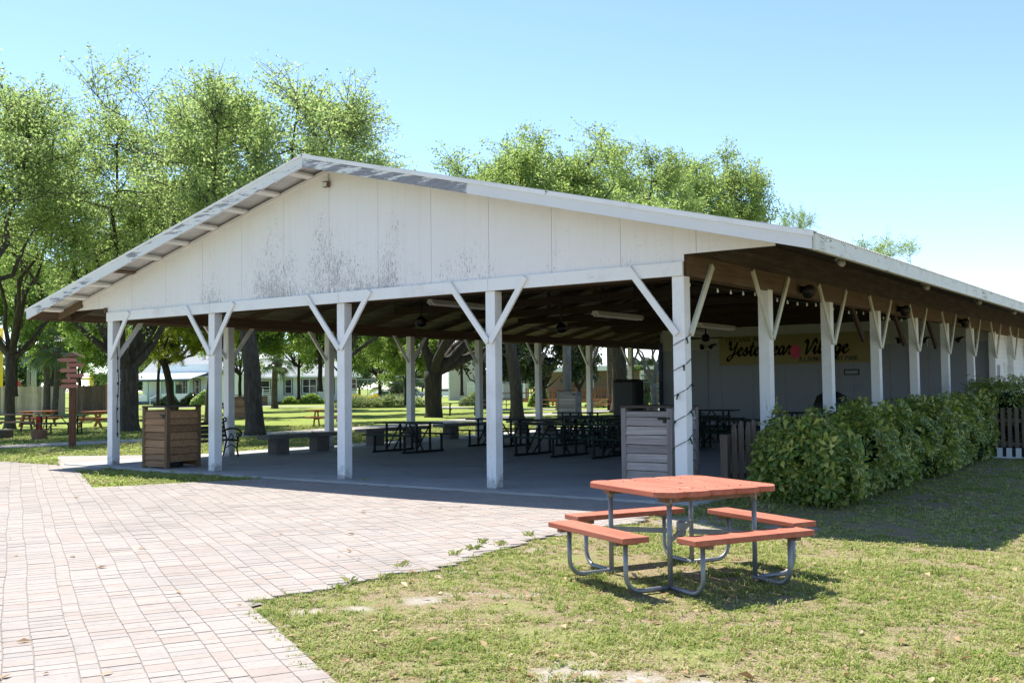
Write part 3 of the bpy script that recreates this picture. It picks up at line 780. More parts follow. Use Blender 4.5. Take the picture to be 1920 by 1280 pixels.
SCR = {'Y': ([[(-.05, 1.55), (.1, 1.75), (.25, 1.55), (.3, .95), (.6, .85), (1.0, 1.3), (1.15, 1.75)], [(1.15, 1.75), (1.0, .8), (.8, -.1), (.45, -.6), (.15, -.45), (.3, -.1), (.8, .15), (1.35, .35)]], 1.35),
 'e': ([[(0, .3), (.35, .5), (.6, .8), (.45, 1.0), (.2, .8), (.15, .4), (.35, .05), (.65, .1), (.9, .4)]], .8),
 's': ([[(0, .3), (.3, .7), (.42, 1.02), (.5, .7), (.6, .3), (.45, .03), (.15, .1)], [(.45, .05), (.85, .35)]], .78),
 't': ([[(0, .3), (.3, .9), (.42, 1.6), (.32, .7), (.35, .1), (.55, .05), (.8, .35)], [(.1, 1.1), (.65, 1.15)]], .7),
 'r': ([[(0, .3), (.25, .9), (.3, 1.05), (.45, .9), (.65, .9), (.55, .5), (.6, .1), (.85, .3)]], .78),
 'y': ([[(0, .3), (.2, .95), (.2, .3), (.4, .05), (.65, .3), (.78, 1.0), (.68, .1), (.45, -.55), (.15, -.55), (.3, -.15), (1.0, .35)]], .95),
 'a': ([[(.65, .85), (.4, 1.02), (.12, .7), (.15, .15), (.4, .08), (.65, .5), (.7, .95), (.68, .3), (.8, .05), (1.05, .35)]], .98),
 'V': ([[(-.1, 1.45), (.15, 1.75), (.32, 1.3), (.35, .0), (.8, .8), (1.15, 1.75), (1.4, 1.6)]], 1.15),
 'i': ([[(0, .3), (.22, .95), (.2, .3), (.35, .05), (.62, .35)], [(.28, 1.3), (.32, 1.42)]], .58),
 'l': ([[(0, .3), (.4, 1.1), (.42, 1.75), (.25, 1.6), (.2, .6), (.3, .08), (.6, .35)]], .55),
 'g': ([[(.65, .85), (.4, 1.02), (.12, .7), (.15, .2), (.4, .12), (.65, .5), (.72, .95), (.66, .1), (.4, -.55), (.12, -.5), (.3, -.15), (1.0, .35)]], .95)}
mb = MB()
def script(sx, z, s, word, wd):
    for ch in word:
        st_, adv = SCR[ch]
        for q in st_: ribbon(mb, [(sx+(a+b*.22)*s, z+b*s) for a, b in crom(q)], wd, -.0125, 0, .6)
        sx += adv*s
    return sx
e1 = script(-2.45, -.19, .28, 'Yesteryear', .095)
e2 = script(.45, -.19, .28, 'Village', .095)
mb.build('script_lettering', 'ink', BN)
mb = MB(); ribbon(mb, [(.55, -.235), (2.2, -.225)], .022, -.0125); mb.build('underline', 'inkred', BN)
mb = MB()
for k in range(5):
    a = R_(90+72*k); c0 = Vector((.16+.12*math.cos(a), -.017, -.1+.14*math.sin(a)))
    ring = [(c0.x+.10*math.cos(t)*1.0, c0.y, c0.z+.13*math.sin(t)) for t in np.linspace(0, 2*math.pi, 13)[:-1]]
    mb.prism(ring, (0, -.002-.0006*k, 0))
mb.bar((.16, -.024, -.1), (.20, -.03, .2), .02, .004); mb.build('flower_print', 'pink', BN)
# small framed notice
r = root('wall_notice', 'small dark framed notice on the back wall below the banner', 'sign', (-4.5, YW-.02, 2.0))
MB().box((0, 0, .0), (.52, .02, .2)).build('frame', 'ink', r); MB().box((0, -.013, 0), (.44, .006, .12)).build('paper', 'wall_lower', r)
# flood lamps along the ledge of the wall
fl = None
for i, (x, z, s) in enumerate(((-11.2, 3.15, -1), (-10.1, 3.13, 1), (-9.55, 3.13, -1), (-2.95, 3.12, 1), (-1.95, 3.1, -1), (-1.45, 3.1, 1), (-.9, 3.08, -1))):
    lab = ('black flood lamp on the back wall beside the blue corner post', 'black flood lamp on the back wall, left one of the pair left of the banner', 'black flood lamp on the back wall closest to the left end of the banner',
           'black flood lamp on the back wall just right of the banner', 'black flood lamp on the back wall, second to the right of the banner', 'black flood lamp on the back wall, third to the right of the banner', 'black flood lamp on the back wall nearest the building corner')[i]
    if fl is None:
        fl = root('flood_lamp', lab, 'lamp', (x, YW-.03, z), 0, 'flood lamps along the back wall')
        MB().lathe([(.06, -.03), (.07, 0), (.05, .01)]).build('base', 'iron', fl)
        MB().tube([(0, -.01, 0), (.02, -.08, -.03), (.07, -.13, -.06)], [.03, .035, .03], 10).tube([(.05, -.12, -.04), (.13, -.2, -.14)], [.05, .085], 12).build('head', 'iron', fl, smooth=True)
    else: dup(fl, (x, YW-.03, z), 0, lab, (s, 1, 1))
# eave spot lamps and speakers along the right beam
sp = None
for i, y in enumerate((4.6, 10.9, 17.0)):
    lab = ('round black loudspeaker on the brown side beam nearest the front corner', 'round black loudspeaker halfway along the brown side beam', 'round black loudspeaker farthest down the brown side beam')[i]
    if sp is None:
        sp = root('loudspeaker', lab, 'loudspeaker', (.10, y, 3.30), 0, 'loudspeakers on the side beam')
        MB().box((.03, 0, 0), (.06, .08, .12)).build('bracket', 'iron', sp)
        mb = MB().tube([(.06, 0, 0), (.12, -.05, -.02), (.18, -.11, -.05)], [.06, .09, .13], 16); mb.build('horn', 'black', sp, smooth=True)
    else: dup(sp, (.10, y, 3.30), 0, lab)
sp = None
for i, y in enumerate((3.9, 9.5, 14.7, 19.5)):
    x = 1.0; z = rz(x)-.075
    lab = ('small pale eave lamp closest to the front corner of the soffit', 'small pale eave lamp second from the front under the right soffit', 'small pale eave lamp third from the front under the right soffit', 'small pale eave lamp farthest along the right soffit')[i]
    if sp is None:
        sp = root('eave_lamp', lab, 'lamp', (x, y, z), 0, 'lamps under the right eave')
        MB().lathe([(.05, -.03), (.05, 0)]).build('base', 'lamp_white', sp)
        MB().tube([(0, 0, -.03), (.05, -.06, -.08), (.12, -.14, -.10)], [.03, .045, .06], 10).build('head', 'lamp_white', sp, smooth=True)
    else: dup(sp, (x, y, z), 0, lab)
# ceiling fans
def fan(x, y, zb, ztop, lab):
    r = root('ceiling_fan', lab, 'ceiling fan', (x, y, zb), rnd.random(), 'ceiling fans in the pavilion')
    MB().tube([(0, 0, .08), (0, 0, ztop-zb)], .022, 8).build('rod', 'iron', r)
    MB().lathe([(.03, .16), (.10, .10), (.14, .03), (.13, -.04), (.05, -.09)]).build('motor', 'iron', r, smooth=True)
    for k in range(4):
        a = R_(90*k+20); c, s = math.cos(a), math.sin(a)
        pts = [(.12, -.03), (.75, -.085), (.78, 0), (.75, .085), (.12, .03)]
        mb = MB(); mb.prism([(p*c-q*s, p*s+q*c, .01+q*.15) for p, q in pts], (0, 0, .012)); mb.build('blade', 'bindark', r)
fan(-8.8, 4.5, 3.10, rz(-8.8)-.1, 'dark ceiling fan above the left tables, behind the second front post gap')
fan(-6.2, 6.4, 2.93, rz(-6.2)-.1, 'dark ceiling fan hanging behind the third front opening')
fan(-6.9, 15.6, 3.03, rz(-6.9)-.1, 'dark ceiling fan seen beside the right corner post, left of the yellow banner')
# fluorescent fittings
fx = None
for i, (x, y, z, rz_) in enumerate(((-5.6, 8.0, 3.24, R_(90)), (-8.7, 5.8, 3.55, R_(90)), (-5.0, 12.2, 3.13, R_(90)), (-8.6, 18.2, 3.4, R_(90)))):
    lab = ('long fluorescent light fitting in the third front opening, lowest of the near pair', 'long fluorescent light fitting close behind the beam of the second opening', 'long fluorescent light fitting partly behind the right corner post', 'fluorescent light fitting far back near the banner wall')[i]
    if fx is None:
        fx = root('fluorescent_light', lab, 'ceiling light', (x, y, z), rz_, 'fluorescent lights in the pavilion')
        MB().prism([(-1.1, -.10, .02), (-1.1, .10, .02), (-1.1, .06, .11), (-1.1, -.06, .11)], (2.2, 0, 0)).build('housing', 'lamp_white', fx)
        for s in (-1, 1): MB().tube([(-1.05, .055*s, 0), (1.05, .055*s, 0)], .02, 8).build('tube', 'tube', fx)
        for s in (-1, 1): MB().box((.8*s, 0, .75), (.02, .02, 1.3)).build('hanger', 'iron', fx)
    else: dup(fx, (x, y, z), rz_, lab)
# string lights
def string_on_post(x, y, z0, z1, turns, lab, n):
    r = root('string_lights', lab, 'string lights', (x, y, 0), 0)
    pts = []
    K = int(turns*16)
    for i in range(K+1):
        t = i/K; a = 2*math.pi*turns*t+.6
        cx, cy = math.cos(a), math.sin(a); m = .108/max(abs(cx), abs(cy)); m = min(m, .14)
        pts.append((cx*m, cy*m, z0+(z1-z0)*t))
    MB().tube(pts, .005, 5).build('cable', 'wire', r)
    for i in range(n):
        p = Vector(pts[int((i+.5)/n*K)]); d = Vector((p.x, p.y, 0)).normalized()
        b = MB().tube([p, p+d*.02+Vector((0, 0, -.03))], .014, 8).build('socket', 'wire', r)
        MB().tube([p+d*.02+Vector((0, 0, -.03)), p+d*.03+Vector((0, 0, -.06)), p+d*.032+Vector((0, 0, -.085))], [.010, .015, .005], 8).build('bulb', 'greenglass', r, smooth=True)
string_on_post(0, 0, .55, 2.35, 5.0, 'dark cable of string lights wound round the right front corner post', 14)
r = root('string_lights', 'string of dark lamps running down the right side of the leftmost front post', 'string lights', (FP[4], 0, 0))
MB().tube([(.10, .03, .6), (.112, .0, 1.2), (.10, .05, 1.8), (.11, .0, 2.6)], .007, 5).build('cable', 'wire', r)
for z in np.arange(.7, 2.6, .28): MB().tube([(.108, .02, z), (.125, .01, z-.05)], .016, 6).build('socket', 'wire', r)
r = root('string_lights', 'string of white bulbs hanging along inside of the brown side beam', 'string lights', (-.16, 0, 3.12))
pts = [(0, y, .06-.05*abs(math.sin(y*1.0))) for y in np.arange(.6, 13, .25)]
MB().tube(pts, .006, 5).build('cable', 'wire', r)
for i, p in enumerate(pts[::2]):
    q = Vector(p); MB().tube([q, q+Vector((.0, .01, -.03)), q+Vector((0, .01, -.055)), q+Vector((0, .01, -.07))], [.009, .013, .018, .006], 8).build('bulb', 'bulb', r, smooth=True)
# ------------------------------------------------------------------ red picnic table on the lawn
S = 1.05
r = root('picnic_table', 'square red painted picnic table on grey pipe frame standing on the front lawn', 'picnic table', (2.483, -5.11, -.05), -.473)
r.scale = (S, S, S*1.045)
a = .6; ch = .11; nb = 5; bw = 2*a/nb
for i in range(nb):
    y0 = -a+bw*i+.006; y1 = y0+bw-.012
    def xe(y): return a - max(0, ch-(a-abs(y)))
    def end(sg):
        q = []
        for t in np.linspace(0, 1, 7):
            y = y0+(y1-y0)*t
            q.append((sg*(xe(y)-.030*(1-math.sin(math.pi*t)**.6)-.004), y))
        return q
    ring = end(1)+end(-1)[::-1]
    z = .700+rnd.uniform(-.0012, .0012)
    MB().prism([(x, y, z) for x, y in ring], (0, 0, .042)).build('top_board', 'redtop', r, bevel=.005)
for s in (-1, 1):
    MB().box((.40*s, 0, .675), (.09, .95, .045)).build('cleat', 'brownwood', r)
for k in range(4):
    m4 = Matrix.Rotation(math.pi/2*k, 4, 'Z')
    mb = MB().box((0, -.83, .42), (1.14, .235, .042)); mb.v = [tuple(m4 @ Vector(v)) for v in mb.v]
    o = mb.build('seat', 'redtop', r, bevel=.006)
    for s in (-1, 1):
        mb = MB().box((s*.42, -.83, .385), (.05, .2, .028))
        mb.v = [tuple(m4 @ Vector(v)) for v in mb.v]; mb.build('seat_cleat', 'brownwood', o)
    # table leg
    mb = MB().tube([(.42, -.42, .69), (.42, -.42, .03)], .0205, 12)
    mb.tube([(.42, -.42, .70), (.42, -.42, .62)], .027, 12); mb.v = [tuple(m4 @ Vector(v)) for v in mb.v]; mb.build('leg', 'galv', r, smooth=True)
    for s in (-1, 1):
        pts = [(s*.42, -.40, .028), (s*.42, -.66, .028)]
        for t in np.linspace(0, math.pi/2, 7): pts.append((s*.42, -.70-.13*math.sin(t), .028+.13*(1-math.cos(t))))
        pts.append((s*.42, -.83, .375))
        mb = MB().tube(pts, .0185, 12); mb.v = [tuple(m4 @ Vector(v)) for v in mb.v]; mb.build('seat_pipe', 'galv', r, smooth=True)
    mb = MB().bar((.42, -.42, .365), (.05, -.05, .365), .04, .012); mb.v = [tuple(m4 @ Vector(v)) for v in mb.v]; mb.build('brace', 'galv', r)
MB().lathe([(.04, .33), (.04, .43), (.036, .44)]).build('umbrella_socket', 'galv', r)
MB().lathe([(.02, .26), (.02, .33)]).build('socket_pin', 'iron', r)
mb = MB()
for i in range(nb):
    for sx_ in (-1, 1):
        for dy in (-.06, .06): mb.lathe([(.007, .7415), (.0065, .7445)], (sx_*.40, -a+bw*(i+.5)+dy, 0), 8)
mb.build('screws', 'iron', r)
MB().lathe([(.022, .741), (.022, .7435)]).build('umbrella_hole', 'ink', r)

# ------------------------------------------------------------------ steel framed tables in the pavilion
def steel_table(loc, rz_, lab, L=1.9):
    r = root('picnic_table', lab, 'picnic table', loc, rz_, 'dark green picnic tables inside the pavilion')
    MB().box((0, 0, .735), (L, .72, .035)).build('tabletop', 'green', r, bevel=.008)
    for s in (-1, 1):
        MB().box((0, .66*s, .445), (L, .25, .035)).build('seat', 'green', r, bevel=.008)
    for s in (-1, 1):
        x = s*L*.30
        mb = MB().box((x, 0, .025), (.05, 1.44, .05))
        for t in (-1, 1):
            mb.box((x, .66*t, .235), (.045, .045, .385)); mb.box((x, .24*t, .38), (.045, .045, .67))
        mb.build('end_frame', 'greenframe', r)
        MB().bar((x, 0, .04), (x*.08, 0, .70), .03, .03).bar((x, -.22, .1), (x, .22, .66), .025, .025).build('brace', 'greenframe', r)
    return r
T0 = steel_table((-10.9, 6.4, 0), R_(-4), 'dark green steel picnic table nearest the left edge of the pavilion floor', 1.8)
TT = [(-5.3, 8.7, 4, 'dark green steel picnic table squeezed between the first and second rows of the middle group'),
      (-8.2, 10.7, -3, 'dark green steel picnic table in the second row, right beside the fourth front post'),
      (-10.3, 9.5, 3, 'dark green steel picnic table just behind the leftmost one, left of the fourth front post'),
      (-6.85, 6.9, -3, 'dark green steel picnic table in the front of the middle group, its left half'),
      (-4.75, 6.9, 2, 'dark green steel picnic table at the front, directly left of the grey bin'),
      (-9.2, 12.4, 5, 'dark green steel picnic table in the middle rows, behind the fourth front post'),
      (-6.5, 10.2, -2, 'dark green steel picnic table in the second row of the middle group, left one'),
      (-4.2, 10.6, 4, 'dark green steel picnic table in the second row, mostly hidden by the grey bin'),
      (-11.6, 15.8, 0, 'dark green steel picnic table far back along the left edge of the floor'),
      (-8.0, 15.5, 6, 'dark green steel picnic table in the third row in front of the blue corner post'),
      (-8.6, 19.6, 0, 'dark green steel picnic table against the back wall, left of the banner'),
      (-4.2, 17.2, 2, 'dark green steel picnic table below the right end of the yellow banner'),
      (-6.2, 13.4, -4, 'dark green steel picnic table between the corner post and the picket fence, third row'),
      (-2.4, 13.0, 3, 'dark green steel picnic table behind the hedge near the side posts')]
for x, y, a, lab in TT: dup(T0, (x, y, 0), R_(a), lab)
# round black thing standing behind the hedge
r = root('drum', 'rounded black cover standing behind the hedge below the banner', 'drum', (-1.6, 11.2, 0))
MB().lathe([(.42, 0), (.45, .6), (.44, 1.05), (.34, 1.32), (.15, 1.42), (.02, 1.44)], n=20).build('cover', 'black', r, smooth=True)
MB().lathe([(.46, .02), (.47, .05), (.46, .08)], n=20).build('hem', 'wire', r)
r = root('covered_stand', 'large black covered box at the left end of the back wall', 'box', (-12.6, 20.9, 0))
MB().box((0, 0, .98), (1.0, .8, 1.76)).build('cover', 'black', r, bevel=.12); MB().box((0, 0, .06), (.8, .6, .12)).build('base', 'iron', r)
# concrete benches
def cbench(x, y0, y1, lab):
    L = y1-y0; r = root('concrete_bench', lab, 'bench', (x, (y0+y1)/2, 0), 0, 'concrete benches along the left side of the floor')
    MB().box((0, 0, .43), (.48, L, .09)).build('seat', 'concrete_old', r, bevel=.012)
    for s in (-1, 1):
        mb = MB().box((0, s*L*.29, .19), (.30, .44, .384))
        for k in range(8): mb.box((.155, s*L*.29-.19+k*.054, .19), (.02, .030, .38))
        for t in (-1, 1):
            for k in range(5): mb.box((-.11+k*.054, s*L*.29+t*.225, .19), (.03, .02, .38))
        mb.build('pedestal', 'concrete_old', r)
cbench(-13.35, 3.75, 6.15, 'low concrete bench on two ribbed blocks nearest the second front post')
cbench(-13.75, 7.6, 10.4, 'low concrete bench on ribbed blocks behind the leftmost green table')
cbench(-14.0, 11.3, 14.2, 'low concrete bench on ribbed blocks third from the front along the left edge')
cbench(-14.0, 15.2, 18.0, 'low concrete bench on ribbed blocks farthest back along the left edge')
# cast iron bench
r = root('garden_bench', 'slatted garden bench with black scrolled iron ends behind the second post', 'bench', (-13.62, 2.35, 0))
for z, x in ((.52, -.20), (.62, -.225), (.72, -.25), (.82, -.275)): MB().box((x, 0, z), (.03, 1.25, .075)).build('back_slat', 'bindark', r)
for k in range(4): MB().box((-.12+.11*k, 0, .42), (.09, 1.25, .03)).build('seat_slat', 'bindark', r)
for s in (-1, 1):
    y = .64*s; mb = MB()
    mb.tube([(-.30, y, .90), (-.25, y, .66), (-.17, y, .42), (-.24, y, .2), (-.30, y, .02)], .022, 8)
    mb.tube([(.27, y, .02), (.21, y, .2), (.26, y, .42), (.22, y, .5)], .022, 8)
    mb.tube([(-.2, y, .40), (.25, y, .40)], .022, 8)
    arc = [(-.25+.58*t, y, .64+.05*math.sin(t*math.pi)) for t in np.linspace(0, 1, 8)]
    arc += [(.33+.05*math.sin(t), y, .60-.04*(1-math.cos(t))) for t in np.linspace(.4, 5, 8)]
    mb.tube(arc, .024, 8); mb.tube([(.24, y, .42), (.30, y, .5), (.24, y, .56), (.18, y, .52), (.22, y, .48)], .014, 6)
    mb.tube([(-.10, y, .44), (0, y, .56), (.1, y, .48), (.02, y, .43)], .014, 6)
    mb.tube([(-.18, y, .22), (0, y, .30), (.2, y, .22)], .014, 6)
    mb.tube([(-.28, y, .9)]+[(-.24+.05*math.cos(t), y, .9+.05*math.sin(t)) for t in np.linspace(3.1, -2.5, 9)], .018, 6)
    mb.build('iron_end', 'iron', r, smooth=True)

# ------------------------------------------------------------------ slatted bin enclosures
def bin_box(loc, s, h, lab, mat, rzv=0):
    r = root('bin_enclosure', lab, 'bin', loc, rzv)
    hs = s/2
    for f in range(4):
        m4 = Matrix.Rotation(math.pi/2*f, 4, 'Z'); mb = MB()
        z = .13 if f == 1 else .03; zi = z; wid = s-.09
        while z < h-.06:
            bh = rnd.choice((.135, .15, .16)); bh = min(bh, h-.05-z)
            rot = Matrix.Rotation(-.15, 3, 'X') @ Matrix.Rotation(rnd.uniform(-.006, .006), 3, 'Y')
            mb.box((rnd.uniform(-.004, .004), -hs+.006, z+bh/2), (wid, .02, bh-.010), rot); z += bh
        mb.v = [tuple(m4 @ Vector(v)) for v in mb.v]
        p = mb.build('door' if f == 0 else 'side_panel', mat, r)
        if f == 0:
            hb = MB().box((hs-.14, -hs-.012, h-.16), (.16, .012, .035)).box((hs-.10, -hs-.02, h-.19), (.05, .02, .07)).box((hs-.03, -hs-.012, h-.155), (.05, .012, .03))
            hb.build('latch', 'iron', p)
    for sx in (-1, 1):
        for sy in (-1, 1): MB().box((sx*(hs-.025), sy*(hs-.025), h/2), (.085, .085, h)).build('corner_post', mat+'_v', r, bevel=.004)
    MB().box((0, 0, h+.018), (s+.05, s+.05, .036)).build('lid', 'bindark', r, bevel=.006)
    MB().lathe([(.23, .03), (.26, h*.85)], n=14).build('inner_bin', 'black', r)
M['bin_v'] = wood('bin_corner', ((.10, .06, .035), (.19, .115, .065), (.28, .18, .11)), 2, 26, .8, .2)
M['bingrey_v'] = wood('grey_bin_corner', ((.16, .13, .12), (.30, .25, .23), (.40, .35, .33)), 2, 26, .8, .2)
bin_box((-12.13, .22, 0), .82, 1.27, 'brown slatted wooden bin enclosure between the two leftmost front posts', 'bin')
bin_box((-1.02, 1.24, 0), .86, 1.27, 'grey weathered slatted bin enclosure with latch behind the right corner post', 'bingrey', R_(-1.5))
p = at(1066, 50); bin_box((p.x, p.y, -.05), .95, 1.45, 'pale grey slatted bin enclosure far behind the tables', 'bingrey', R_(18))
p = at(456, 60); bin_box((p.x, p.y, -.05), .95, 1.35, 'tan slatted bin enclosure far behind, beside the second large oak trunk', 'bin', R_(18))
# ------------------------------------------------------------------ picket fences
r = root('picket_fence', 'short grey weathered picket fence at the left end of the hedge', 'fence', (.28, 1.4, 0))
P0 = Vector((-.12, .0, 0)); P1 = Vector((.46, .62, 0)); 
MB().box((-.22, -.12, .36), (.12, .12, 1.0)).build('fence_post', 'picket', r, bevel=.005)
for i in range(9):
    q = P0.lerp(P1, i/8)+Vector((rnd.uniform(-.01, .01), 0, 0)); h = (1.03, 1.06, 1.02, 1.08, .82, .99, 1.0, 1.04, 1.0)[i]+rnd.uniform(-.02, .02)
    d = (P1-P0).normalized(); nn = Vector((-d.y, d.x, 0))*.02; wv = d*.042
    if i == 2: q += Vector((.012, 0, 0))
    poly = [q-wv+Vector((0, 0, -.12)), q+wv+Vector((0, 0, -.12)), q+wv+Vector((0, 0, h-.10)), q+wv*.45+Vector((0, 0, h)), q-wv*.45+Vector((0, 0, h)), q-wv+Vector((0, 0, h-.10))]
    MB().prism(poly, nn).build('picket', 'picket', r)
for z in (.22, .72): MB().bar(P0+Vector((-.1, .06, z)), P1+Vector((0, .06, z)), .08, .03, (0, 0, 1)).build('rail', 'picket', r)
r = root('picket_fence', 'dark timber fence panel with rails at the far right end of the hedge', 'fence', (1.35, 13.1, -.1))
for k in range(14): MB().box((.02+.15*k, 0, .55), (.085, .025, 1.1)).build('picket', 'picket', r)
for z in (.25, .8): MB().box((1.0, .03, z), (2.1, .03, .09)).build('rail', 'picket', r)
for x in (0.0, 1.05, 2.1): MB().box((x, .07, .6), (.1, .1, 1.2)).build('fence_post', 'picket', r)
r = root('low_edging', 'low white slatted edging with dark gaps at the foot of the right fence', 'edging', (1.35, 12.75, -.16))
for k in range(12): MB().box((.05+.20*k, 0, .12), (.115, .03, .24)).build('slat', 'white_slat', r)
MB().box((1.15, .0, .018), (2.4, .045, .036)).build('rail', 'white_slat', r)
MB().box((1.15, .05, .13), (2.4, .02, .24)).build('gap_backing', 'wire', r)  # dark sheet behind the slats, makes the gaps read dark

# ------------------------------------------------------------------ foliage
def unit(n): v = rng.normal(size=(n, 3)); return v/np.linalg.norm(v, axis=1, keepdims=True)
def leaves(P, size, aspect=.55, up=None, var=.3, fold=0):
    """diamond leaves at points P"""
    n = len(P); a = unit(n)
    if up is not None: a = a*(1-up)+np.array([0, 0, -1])*up; a /= np.linalg.norm(a, axis=1, keepdims=True)
    b = np.cross(a, unit(n)); b /= np.linalg.norm(b, axis=1, keepdims=True)+1e-9
    s = size*(1+var*rng.normal(size=(n, 1)).clip(-1.5, 1.5))
    return np.stack([P-a*s*.5, P+b*s*aspect*.5, P+a*s*.5, P-b*s*aspect*.5], 1)
def tree_mesh(seed, trunk_h, trunk_r, crown_c, crown_r, nlimb=8, nclus=75, ntw=9, per=75, size=.14, twl=1.0, leaf='oakleaf', bark='bark', lean=(0, 0), limbs=None, low=.35, spread=.2, limbk=1.0, name='tree', flare=1.5, vase=1.0, aspect=.55, gap=-.12, droop=0):
    rs = random.Random(seed)
    root_ = root(name, None, 'tree')
    mb = MB(); cc = Vector(crown_c); cr = crown_r; mr = (cr[0]+cr[1]+cr[2])/3
    fork = Vector((lean[0], lean[1], trunk_h)); k = 7
    pts = [Vector((lean[0]*t*t, lean[1]*t*t, trunk_h*t-.1*(1-t)))+Vector((rs.uniform(-.03, .03), rs.uniform(-.03, .03), 0))*trunk_h*.3 for t in np.linspace(0, 1, k)]
    pts[-1] = fork
    rad = [trunk_r*(1-.15*t+(vase-1)*t*t) for t in np.linspace(0, 1, k)]
    rad[0] = trunk_r*flare; pts.insert(1, pts[0].lerp(pts[1], .4)); rad.insert(1, trunk_r*(1+(flare-1)*.3))
    mb.tube(pts, rad, 14)
    def curve(a, b, bend, n=6):
        d = b-a; side = Vector((rs.gauss(0, 1), rs.gauss(0, 1), rs.gauss(0, .5)))*d.length*bend
        return [a+d*t+side*math.sin(math.pi*t)-Vector((0, 0, .05*d.length*math.sin(math.pi*t)))+Vector((rs.gauss(0, 1), rs.gauss(0, 1), rs.gauss(0, 1)))*d.length*.02*(t*(1-t)*4) for t in np.linspace(0, 1, n)]
    def crown_pt(lo, hi):
        while True:
            v = Vector((rs.gauss(0, 1), rs.gauss(0, 1), rs.gauss(0, 1))).normalized()
            if v.z > -low: break
        q = lo+(hi-lo)*rs.random()**.6
        return cc+Vector((v.x*cr[0], v.y*cr[1], v.z*cr[2]))*q
    tg = [Vector(l) for l in limbs] if limbs else []
    tries = 0
    while len(tg) < nlimb:
        c_ = crown_pt(.45, .8); tries += 1
        if all((c_-o).length > min(cr)*.55 for o in tg) or tries > 300: tg.append(c_)
    J = []
    for T in tg:
        st_ = fork-Vector((0, 0, rs.uniform(0, .10)*trunk_h))
        c1 = curve(st_, T, .07, 9); r0 = trunk_r*rs.uniform(.40, .55)*limbk
        rr = [r0*(1-.9*t**.8)+.012 for t in np.linspace(0, 1, 9)]
        mb.tube(c1, rr, 8, False)
        for i in range(2, 9): J.append((c1[i], rr[i]))
    LP = []; n_ = 0; off = seed*7.3
    while n_ < nclus:
        c = crown_pt(.30, 1.0)
        if mnoise.noise(Vector((c.x*.33+off, c.y*.33, c.z*.33))) < gap and rs.random() < .85: continue
        n_ += 1
        base = fork.lerp(cc, .15)
        best = min(J, key=lambda q: (q[0]-c).length+.45*max(0, (q[0]-base).length-(c-base).length*.9))
        a = best[0]; c2 = curve(a, c, .09, 6); r1 = min(best[1]*.6, .02+.022*(c-a).length)
        mb.tube(c2, [r1*(1-.85*u)+.004 for u in np.linspace(0, 1, 6)], 5, False)
        out_ = (c-cc); out_ = Vector((out_.x/cr[0], out_.y/cr[1], out_.z/cr[2]))
        edge = out_.length; out_.normalize()
        dens = 1.25 if edge < .8 else .8
        for m_ in range(ntw):
            t2 = rs.uniform(.45, 1); i = min(4, int(t2*5)); a2 = c2[i].lerp(c2[i+1], t2*5-i)
            L3 = mr*rs.uniform(.14, .36)*twl
            d3 = (Vector((rs.gauss(0, 1), rs.gauss(0, 1), rs.gauss(.25-droop, .7))).normalized()+out_*.55*edge).normalized()
            b2 = a2+d3*L3; mid3 = a2.lerp(b2, .5)+Vector((0, 0, L3*.05))
            mb.tube([a2, mid3, b2], [.016, .011, .004], 3, False)
            m = int(per*dens*rs.uniform(.4, 1.6)); u = rng.beta(1.3, 1.0, size=(m, 1))
            seg = np.array(a2)[None]*(1-u)+np.array(b2)[None]*u
            LP.append(seg+rng.normal(size=(m, 3))*spread*(.45+.5*(1-u)))
    mb.build('trunk', bark, root_, smooth=True)
    npmesh('crown', leaves(np.concatenate(LP), size, aspect), [(0, 1, 2, 3)], leaf, root_)
    return root_
def settree(o, px, D, lab, z=-.05, group=None, rzv=None):
    p = at(px, D); o.location = (p.x, p.y, z); o['label'] = lab
    if rzv is not None: o.rotation_euler = (0, 0, rzv)
    if group: o['group'] = group
    return o
LX = Vector((RT.x, RT.y, 0)).normalized(); LY_ = Vector((FWD.x, FWD.y, 0)).normalized()
def cl(r, f, z): v = LX*r+LY_*f; return (v.x, v.y, z)     # right / away / up offsets as seen on arrival
oakA = tree_mesh(3, 2.6, .40, cl(.6, 0, 10.1), (5.6, 5.8, 5.7), 11, 108, 11, 62, .118, name='oak_tree', spread=.27, gap=.02, low=.85, vase=1.05, flare=1.5, limbk=.88,
   limbs=[cl(-4.6, -.5, 7.4), cl(-2.2, .8, 9.5), cl(1.9, -.4, 8.5), cl(.4, .5, 11.6), cl(3.4, 0, 7.5), cl(-.8, -1.0, 9.0)])
settree(oakA, 243, 42.5, 'large spring oak with forked dark trunk right behind the leftmost front post')
oakB = tree_mesh(8, 4.6, .34, cl(.5, 0, 8.8), (5.3, 5.0, 4.8), 11, 108, 11, 64, .112, gap=-.07, low=.5, lean=cl(-.4, 0, 0)[:2], name='oak_tree', spread=.26, flare=1.35)
settree(oakB, 478, 37.6, 'large oak with thick straight dark trunk beside the concrete bench, behind the second post')
oakC = tree_mesh(9, 3.4, .24, cl(0, 0, 10.0), (4.2, 4.6, 5.9), 9, 74, 10, 52, .122, leaf='oakleaf2', name='oak_tree', low=.75, gap=.04, spread=.28)
settree(oakC, 20, 47, 'tall airy oak at the left edge of the picture with thin bare limbs showing')
oakD = tree_mesh(13, 2.6, .50, cl(3.6, 0, 10.4), (4.2, 5.0, 5.6), 9, 70, 10, 58, .15, leaf='oakleaf2', spread=.28, bark='barkdark', name='oak_tree', limbs=[cl(-1.7, 0, 6.2), cl(-.1, .5, 7.0), cl(1.5, 0, 6.4), cl(1.0, -.3, 9)], flare=1.2, vase=1.2, low=.8, limbk=1.35)
settree(oakD, 812, 58, 'dark vase shaped tree with three stems in the middle of the far lawn')
